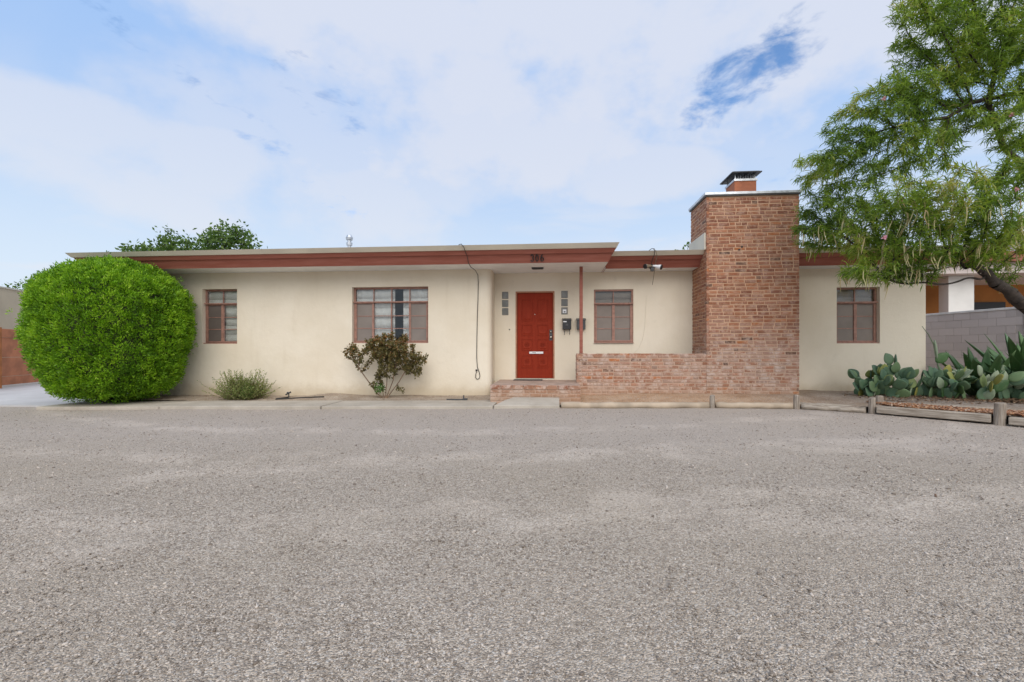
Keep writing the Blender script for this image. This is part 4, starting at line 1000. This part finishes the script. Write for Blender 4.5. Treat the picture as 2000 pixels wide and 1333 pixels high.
for (x, y, z, L, dx) in ((-.62, -.2, .02, .24, -.5), (-.58, -.25, .13, .25, -.45), (-.5, -.22, .24, .25, -.35), (-.42, -.25, .35, .24, -.25), (-.30, -.1, .38, .25, -.1), (-.18, -.15, .48, .24, .05)):
    pad(c1, (x + .15, y, z), (dx, -.1, .55), (r.gauss(0, .25), -1, .25), L, r.choice(BLUE), 1.1)
pad(c1, (-.05, -.12, .42), (-.25, 0, 1), (.1, -1, .1), .26, BLUE[0], 1.1); pad(c1, (-.06, -.12, .66), (-.45, 0, .8), (.1, -1, .1), .25, BLUE[2], 1.2); pad(c1, (.02, -.1, .5), (.02, 0, 1), (.9, -.4, .1), .36, BLUE[1], .7)
c2 = cactus('prickly_pear', 'tangled prickly pear with pale and yellowing pads before the block wall corner', (8.25, 9.55, .1))
for i in range(32):
    bx, by = r.uniform(-.8, 1.0), r.uniform(-.35, .4)
    grow(c2, (bx, by, -.02), (r.gauss(0, .5), r.gauss(-.2, .35), r.uniform(.5, 1.2)), r.uniform(.23, .32), r.choice((1, 1, 2, 2)), BLUE + PALE + (YEL if r.random() < .3 else DARK), r, .6, .95)
b = MB(); b.tube([(-.36, .25, -.05), (-.42, .25, .35), (-.50, .25, .75), (-.56, .25, 1.05), (-.66, .25, 1.25), (-.78, .25, 1.42)], [.022, .02, .018, .012, .009, .005], 7); b.build('stalk', M['cactus'], c2).color = (.20, .24, .15, 1)
pad(c2, (-.50, .25, .75), (-.12, 0, 1), (1, -.6, 0), .40, PALE[1], .45); pad(c2, (-.53, .24, .70), (.75, 0, .55), (.1, -1, .2), .30, DARK[0], .95)
pad(c2, (-.30, .1, .55), (.8, -.1, -.5), (0, -.5, 1), .55, PALE[0], .5)
c3 = cactus('prickly_pear', 'prickly pear with mixed dark and pale pads in front of the agaves', (9.25, 9.75, .1))
for i in range(9):
    bx, by = r.uniform(-.9, .9), r.uniform(-.55, -.2)
    grow(c3, (bx, by, -.02), (r.gauss(0, .4), r.gauss(-.1, .3), 1), r.uniform(.24, .32), r.choice((0, 1, 1)), DARK + BLUE + PALE, r, .5, .9)

ag = MB(); ns = 9
for j in range(ns + 1):
    t = j / ns; wd = .115 * (.55 + .45 * math.sin(math.pi * min(1, t * 1.5) / 1.0)) if t < .66 else .115 * (1 - t) / .34 * .62 + .002
    wd = .105 * (1 - t) ** .55 * (.72 + 1.1 * t * (1 - t)) + .002; yb = .16 * t * t
    for (sx, dy) in ((-1, -.030), (-.5, .004), (0, .014), (.5, .004), (1, -.030), (.5, .016), (0, .034 * (1 - t) + .018), (-.5, .016)): ag.v.append((sx * wd, -(dy * (wd / .105)) + yb, t))
for j in range(ns):
    for a in range(8): b_ = (a + 1) % 8; ag.f.append((j * 8 + a, j * 8 + b_, (j + 1) * 8 + b_, (j + 1) * 8 + a)); ag.mi.append(0)
ag.f += [tuple(range(8))[::-1], tuple(ns * 8 + a for a in range(8))]; ag.mi += [0, 0]
agm = ag.mesh('leaf', True); agm.materials.append(M['cactus'])
def agave(loc, label, n, L0, seed):
    t = thing('agave', label, 'agave', None, loc); r_ = random.Random(seed)
    for i in range(n):
        az = i * 2.399 + r_.uniform(-.2, .2); el = 1.42 - .85 * (i / n) ** .9; L = L0 * r_.uniform(.8, 1.12)
        c_ = r_.choice(DARK + [(.09, .17, .06), (.10, .19, .09)]); Mx = Matrix.Rotation(az, 4, 'Z') @ Matrix.Translation((0, .05, 0)) @ Matrix.Rotation(-(math.pi / 2 - el), 4, 'X') @ Matrix.Diagonal((L * 1.25, L, L, 1))
        link_mesh('leaf', agm, t, Mx, c_)
agave((8.78, 10.0, .06), 'dark green agave with pointed leaves between the pads and block wall', 24, 1.12, 3)
agave((9.42, 9.75, .06), 'large dark agave with upright pointed leaves at the right picture edge', 30, 1.34, 5)
agave((9.95, 10.1, .06), 'agave partly cut off by the right picture edge', 24, 1.3, 8)

# ------------------------------------------------------------------ tree limb overhead (desert willow)
wl = thing('desert_willow', 'overhanging tree with narrow leaves and long pods on the right', 'tree', loc=(8.45, 7.55, -.02)); WO = np.array((8.45, 7.55, -.02))
S4, C4 = math.sin(R(4.7)), math.cos(R(4.7))
def at(u, v, d): a = (u - 1000) / 889; b_ = (686 - v) / 889; return np.array((d * (a * C4 - S4), d * (a * S4 + C4), 1.02 + b_ * d))
# crown lobes, laid out in metres from the trunk foot (x, y, z, radius, attractors)
LOBES = [((1640, 420), 7.9, .55, 62), ((1930, 90), 7.0, .5, 40), ((2000, 110), 7.0, .45, 34), ((1960, 250), 6.8, .35, 24), ((1610, 330), 7.9, .45, 45), ((1680, 300), 7.5, .55, 60), ((1740, 250), 7.3, .5, 52), ((1640, 245), 7.7, .28, 18), ((1600, 460), 8.2, .38, 32), ((1700, 460), 7.4, .5, 56),
         ((1760, 400), 7.0, .5, 62), ((1850, 390), 6.6, .5, 66), ((1930, 420), 6.6, .45, 52), ((1800, 480), 6.8, .42, 50), ((1900, 470), 6.8, .42, 50), ((1720, 520), 7.1, .30, 30), ((1990, 350), 6.7, .40, 34),
         ((1800, 300), 7.2, .45, 44), ((1760, 180), 7.2, .40, 34), ((1830, 160), 7.4, .50, 40), ((1810, 70), 7.2, .45, 34), ((1880, 60), 7.4, .50, 38), ((1950, 40), 7.2, .50, 38), ((1830, -30), 7.3, .5, 30), ((1960, -70), 7.3, .6, 30), ((1900, 130), 7.8, .40, 22), ((1980, 190), 7.0, .32, 26), ((1870, 240), 7.6, .40, 30),
         ((1690, 210), 7.5, .30, 22), ((1985, 470), 6.9, .4, 26), ((2080, 250), 7.2, .7, 40), ((2100, 60), 7.4, .7, 40), ((2120, 420), 7.2, .7, 40), ((1780, 20), 7.0, .3, 16), ((2060, -120), 7.6, .7, 30), ((1670, 535), 7.2, .22, 16), ((1590, 400), 8.2, .3, 24), ((1575, 440), 8.4, .25, 18)]
att = np.concatenate([ball_pts(at(*uv, d) - WO, r_, n_, (1, 1.1, .9)) for uv, d, r_, n_ in [(a_, b_, c_ * 1.08, int(d_ * (3.9 if a_[1] < 220 else 2.9))) for a_, b_, c_, d_ in LOBES]])
st = [((0, 0, -.1), -1)]
def limb(frm, pts):
    b0 = frm
    for p in pts: st.append((tuple(p), b0)); b0 = len(st) - 1
    return b0
def dens(a, b, k): return [np.array(a) + (np.array(b) - np.array(a)) * (i + 1) / k for i in range(k)]
t1 = limb(0, dens((0, 0, -.1), (-.25, .02, .85), 6))
LB = [at(2065, 640, 7.05) - WO, at(2010, 606, 7.0) - WO, at(1975, 575, 7.0) - WO, at(1945, 552, 7.0) - WO, at(1925, 535, 7.0) - WO, at(1912, 523, 6.95) - WO, at(1886, 520, 6.9) - WO]
pv = np.array((-.25, .02, .85)); b0 = t1; nodes_l = []
for q in LB:
    for p in dens(pv, q, 3): st.append((tuple(p + np.array((0, 0, .022 * math.sin(len(st) * 1.3)))), b0)); b0 = len(st) - 1; nodes_l.append(b0)
    pv = q
limb(b0, dens(pv, at(1850, 500, 6.95) - WO, 3))
low_from = nodes_l[14]
low0 = len(st)
tw = [np.array(st[low_from][0])] + [at(u_, v_, d_) - WO for u_, v_, d_ in ((1920, 548, 6.98), (1893, 541, 6.95), (1868, 552, 6.9), (1840, 557, 6.9), (1805, 551, 6.92), (1765, 556, 6.95), (1730, 545, 7.0))]
for _ in range(2): tw = [tw[0]] + sum([[a * .75 + c * .25, a * .25 + c * .75] for a, c in zip(tw, tw[1:])], []) + [tw[-1]]
limb(low_from, tw[1:])
low1_ = len(st)
u1 = limb(t1, dens((-.25, .02, .85), (-.1, .05, 2.2), 8)); 
u2 = limb(u1, sum([dens(a, c, 4) for a, c in zip([(-.1, .05, 2.2), at(2010, 330, 7.1) - WO, at(1960, 290, 7.1) - WO, at(1930, 200, 7.2) - WO], [at(2010, 330, 7.1) - WO, at(1960, 290, 7.1) - WO, at(1930, 200, 7.2) - WO, at(1945, 140, 7.2) - WO])], []))
u3 = limb(u1, sum([dens(a, c, 4) for a, c in zip([(-.1, .05, 2.2), at(2000, 180, 7.0) - WO, at(1900, 200, 7.1) - WO], [at(2000, 180, 7.0) - WO, at(1900, 200, 7.1) - WO, at(1850, 230, 7.2) - WO])], []))
Nn, pp = colonize(att, st, .10, 1.6, .115, 170, (0, 0, .05))
rad, kids = branch_radii(Nn, pp, .0034, 2.4)
for i_, ni in enumerate(nodes_l): rad[ni] = max(rad[ni], .098 - .062 * (i_ / len(nodes_l)) ** 1.5 + .008 * math.sin(i_ * 1.9))
rad[low0:low1_] = np.minimum(rad[low0:low1_], .017)
rad[low1_ + 8:len(st)] = np.minimum(rad[low1_ + 8:len(st)], .042)
rad[:t1 + 1] = np.maximum(rad[:t1 + 1], .13)
branch_mesh('trunk', Nn, pp, rad, M['bark'], wl, 0, 4, .14)
tips = np.nonzero((rad < .0125))[0]; tips = tips[tips > len(st)]
k = 25
print('willow nodes', len(Nn), 'tips', len(tips))
jit = RNG.random((len(tips) * k, 1)); base = np.repeat(Nn[tips], k, 0); prv = np.repeat(Nn[pp[tips]], k, 0)
Pl = prv + (base - prv) * jit + RNG.normal(0, .03, (len(base), 3)); n = len(Pl)
out = unit(base - prv) * .55 + RNG.normal(0, .55, (n, 3)) + np.array([-.05, 0, -.22])
tz = np.array([noise.noise((q[0] * 1.6, q[1] * 1.6, q[2] * 1.6)) for q in Nn[tips]])
hue = np.clip(np.repeat(.46 + tz * .55 + RNG.normal(0, .10, len(tips)), k) + RNG.normal(0, .16, n), 0, .97)
leaves('foliage', Pl, out, RNG.uniform(.075, .145, n), RNG.uniform(.010, .017, n), M['lf_willow'], wl, .55, hue, True)
# hanging pods, each a slender curved bean
r = random.Random(9); cand = [i for i in tips if Nn[i][2] < 3.3]
podobjs = 0
for i in range(165):
    p = Vector(Nn[r.choice(cand)]); L = r.uniform(.16, .30); cx, cy = r.uniform(-.06, .06), r.uniform(-.05, .05)
    for q in range(r.choice((1, 1, 2, 3))):
        mb = MB(); a, b2 = r.uniform(-.05, .05), r.uniform(-.04, .04)
        mb.tube([p, p + Vector((a * .6, b2, -L * .15)), p + Vector((a + cx * .3, b2, -L * .5)), p + Vector((a * .8 + cx, b2 + cy, -L))], [.003, .0075, .0075, .002], 5, cap=False)
        o = mb.build('seed_pod', M['pod'], wl); me = o.data; atn = me.attributes.new('rnd', 'FLOAT', 'FACE'); atn.data.foreach_set('value', np.full(len(me.polygons), r.random(), dtype=np.float32)); podobjs += 1
for (u, v, d) in ((1725, 193, 7.0), (1727, 464, 6.6), (1985, 370, 6.3), (1975, 225, 6.6)):
    c = at(u, v, d) - WO; nP = 14; D = unit(RNG.normal(0, 1, (nP, 3)) + np.array([0, -.4, .1])); leaves('blossom', np.repeat(c[None], nP, 0), D, RNG.uniform(.03, .05, nP), RNG.uniform(.022, .035, nP), M['petal'], wl)

# ------------------------------------------------------------------ trees behind
def back_tree(name, label, base, crown, tip, leaf, k, seed_step=.35, trunk_h=3.):
    t = thing(name, label, 'tree', 'trees beyond the houses', base)
    A = np.concatenate([ball_pts(c, r_, n_, (1, 1, .8)) for c, r_, n_ in crown])
    s = [((0, 0, -.2), -1)]
    for q in range(1, 9): s.append(((.1 * math.sin(q), .08 * math.cos(q * 1.3), trunk_h * q / 8), len(s) - 1))
    N_, p_ = colonize(A, s, seed_step, 4.5, seed_step * 1.2, 70); rd, _ = branch_radii(N_, p_, tip, 2.4)
    branch_mesh('trunk', N_, p_, rd, M['bark'], t, 0, 4, .22)
    tp = np.nonzero(rd < tip * 3.2)[0]; tp = tp[tp > 8]
    P_ = np.repeat(N_[tp], k, 0) + RNG.normal(0, seed_step * .55, (len(tp) * k, 3)); n_ = len(P_)
    leaves('crown', P_, RNG.normal(0, .7, (n_, 3)) + np.array([0, 0, .15]), RNG.uniform(leaf * .7, leaf * 1.3, n_), RNG.uniform(leaf * .35, leaf * .6, n_), M['lf_tree'], t, .1)
    return t
back_tree('elm_tree', 'broad green tree rising behind the roof above the small window', (-21.6, 26, -.1), [((0, 0, 6.6), 1.9, 240), ((2.3, 0, 6.9), 1.9, 230), ((-2.6, 0, 6.5), 1.7, 190), ((3.6, 0, 6.3), 1.3, 80), ((1.2, .3, 8.0), 1.0, 60), ((-4.2, 0, 6.7), 1.1, 70), ((-1.4, 0, 7.7), .9, 36), ((2.8, 0, 8.2), .8, 36)], .014, .26, 21)
back_tree('distant_tree', 'distant tree top above the neighbouring beige wall at far left', (-37.6, 30, -.1), [((0, 0, 5.0), 1.6, 80), ((1.6, 0, 5.3), 1.3, 60), ((-1.6, 0, 4.8), 1.2, 50), ((.9, 0, 6.2), .6, 18)], .014, .27, 12)
back_tree('distant_tree', 'small dark tree top just left of the chimney behind the roof', (7.3, 24, -.1), [((0, 0, 5.6), .9, 60), ((-.1, 0, 6.3), .55, 34)], .012, .22, 12)
back_tree('distant_tree', 'green tree behind the roof between chimney and overhanging willow', (14.2, 22, -.1), [((0, 0, 5.4), 1.6, 110), ((-1.0, 0, 6.2), 1.1, 60), ((1.5, 0, 5.0), 1.3, 80)], .012, .22, 13)

# ------------------------------------------------------------------ neighbours
# left: stained board fence and a beige building
fa, fb = Vector((-16.25, 11.55)), Vector((-17.85, 15.3)); fd = (fb - fa).normalized(); fl_ = (fb - fa).length; ang = math.atan2(fd.y, fd.x)
fe = thing('board_fence', 'rust-red fence of wide horizontal boards at the far left', 'fence', loc=(fa.x, fa.y, -.06)); fe.rotation_euler = (0, 0, ang)
for i, xx in enumerate((.95, 3.9)):
    b = MB(); b.box(xx - .06, xx + .06, -.08, .04, -.2, 1.80); b.build('post', M['fence_post'], fe, bevel=.006)
b = MB(); b.box(-.9, fl_, -.05, .03, 1.50, 1.76); b.build('rail', M['fence'], fe, bevel=.005)
for z0_, z1_ in ((.03, .29), (.30, .88), (.89, 1.495)):
    for x0_, x1_ in ((-.9, .885), (1.015, 3.835)):
        b = MB(); b.box(x0_, x1_, -.025 + .004 * z0_, .012, z0_, z1_); b.build('board', M['fence'], fe, bevel=.006)
nbL = thing('neighbour_building', 'plain beige stucco building behind the board fence', 'building', loc=(-17.6, 11.2, 0)); nbL.rotation_euler = (0, 0, ang)
b = MB(); b.box(-6, 5.6, .1, 7, -.3, 3.22); b.build('wall', M['n_beige'], nbL)
b = MB(); b.box(-6.04, 5.64, .06, 7.04, 3.223, 3.27); b.build('roof', M['roofcap'], nbL)
# right: block wall
ba, bb = Vector((10.62, 14.6)), Vector((11.16, 11.72)); bd = (bb - ba).normalized(); bl = (bb - ba).length; ang2 = math.atan2(bd.y, bd.x)
bw = thing('block_wall', 'grey concrete block wall with pale cap behind the cactus', 'wall', loc=(ba.x, ba.y, .04)); bw.rotation_euler = (0, 0, ang2)
b = MB(); b.box(0, bl, .006, .19, -.2, 1.98); b.build('mortar_core', M['cmu_mortar'], bw)
cm = MB(); cm.box(0, .39, 0, .10, 0, .19); cmm = cm.mesh('block'); cmm.materials.append(M['cmu'])
ch = MB(); ch.box(0, .19, 0, .10, 0, .19); chm = ch.mesh('block'); chm.materials.append(M['cmu'])
for j in range(10):
    x = -.2 if j % 2 else 0
    while x < bl - .05:
        f = random.uniform(.92, 1.08); colr = (.52 * f, .455 * f, .43 * f)
        if x < 0: link_mesh('block', chm, bw, Matrix.Translation((0, random.uniform(-.002, .002), j * .2 + .003)), colr)
        elif x + .4 > bl + .02: link_mesh('block', chm, bw, Matrix.Translation((min(x, bl - .19), random.uniform(-.002, .002), j * .2 + .003)), colr)
        else: link_mesh('block', cmm, bw, Matrix.Translation((x, random.uniform(-.002, .002), j * .2 + .003)), colr)
        x += .4
b = MB(); b.box(-.02, bl + .01, -.015, .205, 1.985, 2.04); b.build('cap', M['cmu_cap'], bw, bevel=.006)
bp = thing('wall_pier', 'paler block pier ending the grey block wall at the right edge', 'wall', loc=(bb.x, bb.y, .04)); bp.rotation_euler = (0, 0, ang2 + .35)
for j in range(10):
    for xx in (.02, .42):
        f = random.uniform(.95, 1.05); link_mesh('block', cmm, bp, Matrix.Translation((xx, -.02, j * .2 + .003)), (.50 * f, .46 * f, .44 * f))
b = MB(); b.box(.025, .80, .0, .2, -.2, 1.98); b.build('mortar_core', M['cmu_mortar'], bp)
b = MB(); b.box(.0, .84, -.04, .22, 1.985, 2.04); b.build('cap', M['cmu_cap'], bp)
# right: neighbour with deep porch
nb = thing('neighbour_house', 'neighbouring house with white porch pillar and orange wall at right', 'house', loc=(16, 17, 0))
def NB(b, n, m): o = b.build(n, M[m], nb, loc=(-16, -17, 0)); return o
b = MB(); b.box(13.82, 14.64, 17.0, 17.4, -.2, 3.62); NB(b, 'pillar', 'n_white')
b = MB(); b.box(12.6, 22, 19.5, 19.8, -.2, 3.7); NB(b, 'porch_wall', 'n_orange')
b = MB(); b.box(16.6, 17.9, 19.45, 19.498, 0.0, 2.95); NB(b, 'doorway_shade', 'black')  # black sheet on the wall, painted shade of the open doorway
b = MB(); b.box(12.5, 22, 16.5, 26, 3.63, 3.98); NB(b, 'porch_beam', 'n_pink')
b = MB(); b.box(12.3, 22.2, 16.25, 26, 3.985, 4.30); NB(b, 'fascia', 'fascia')
b = MB(); b.box(18.3, 24, 18.6, 26, 4.305, 5.6); NB(b, 'upper_wall', 'n_pink')
b = MB(); b.box(12.4, 12.6, 16.8, 26, -.2, 3.63); NB(b, 'side_wall', 'n_orange')
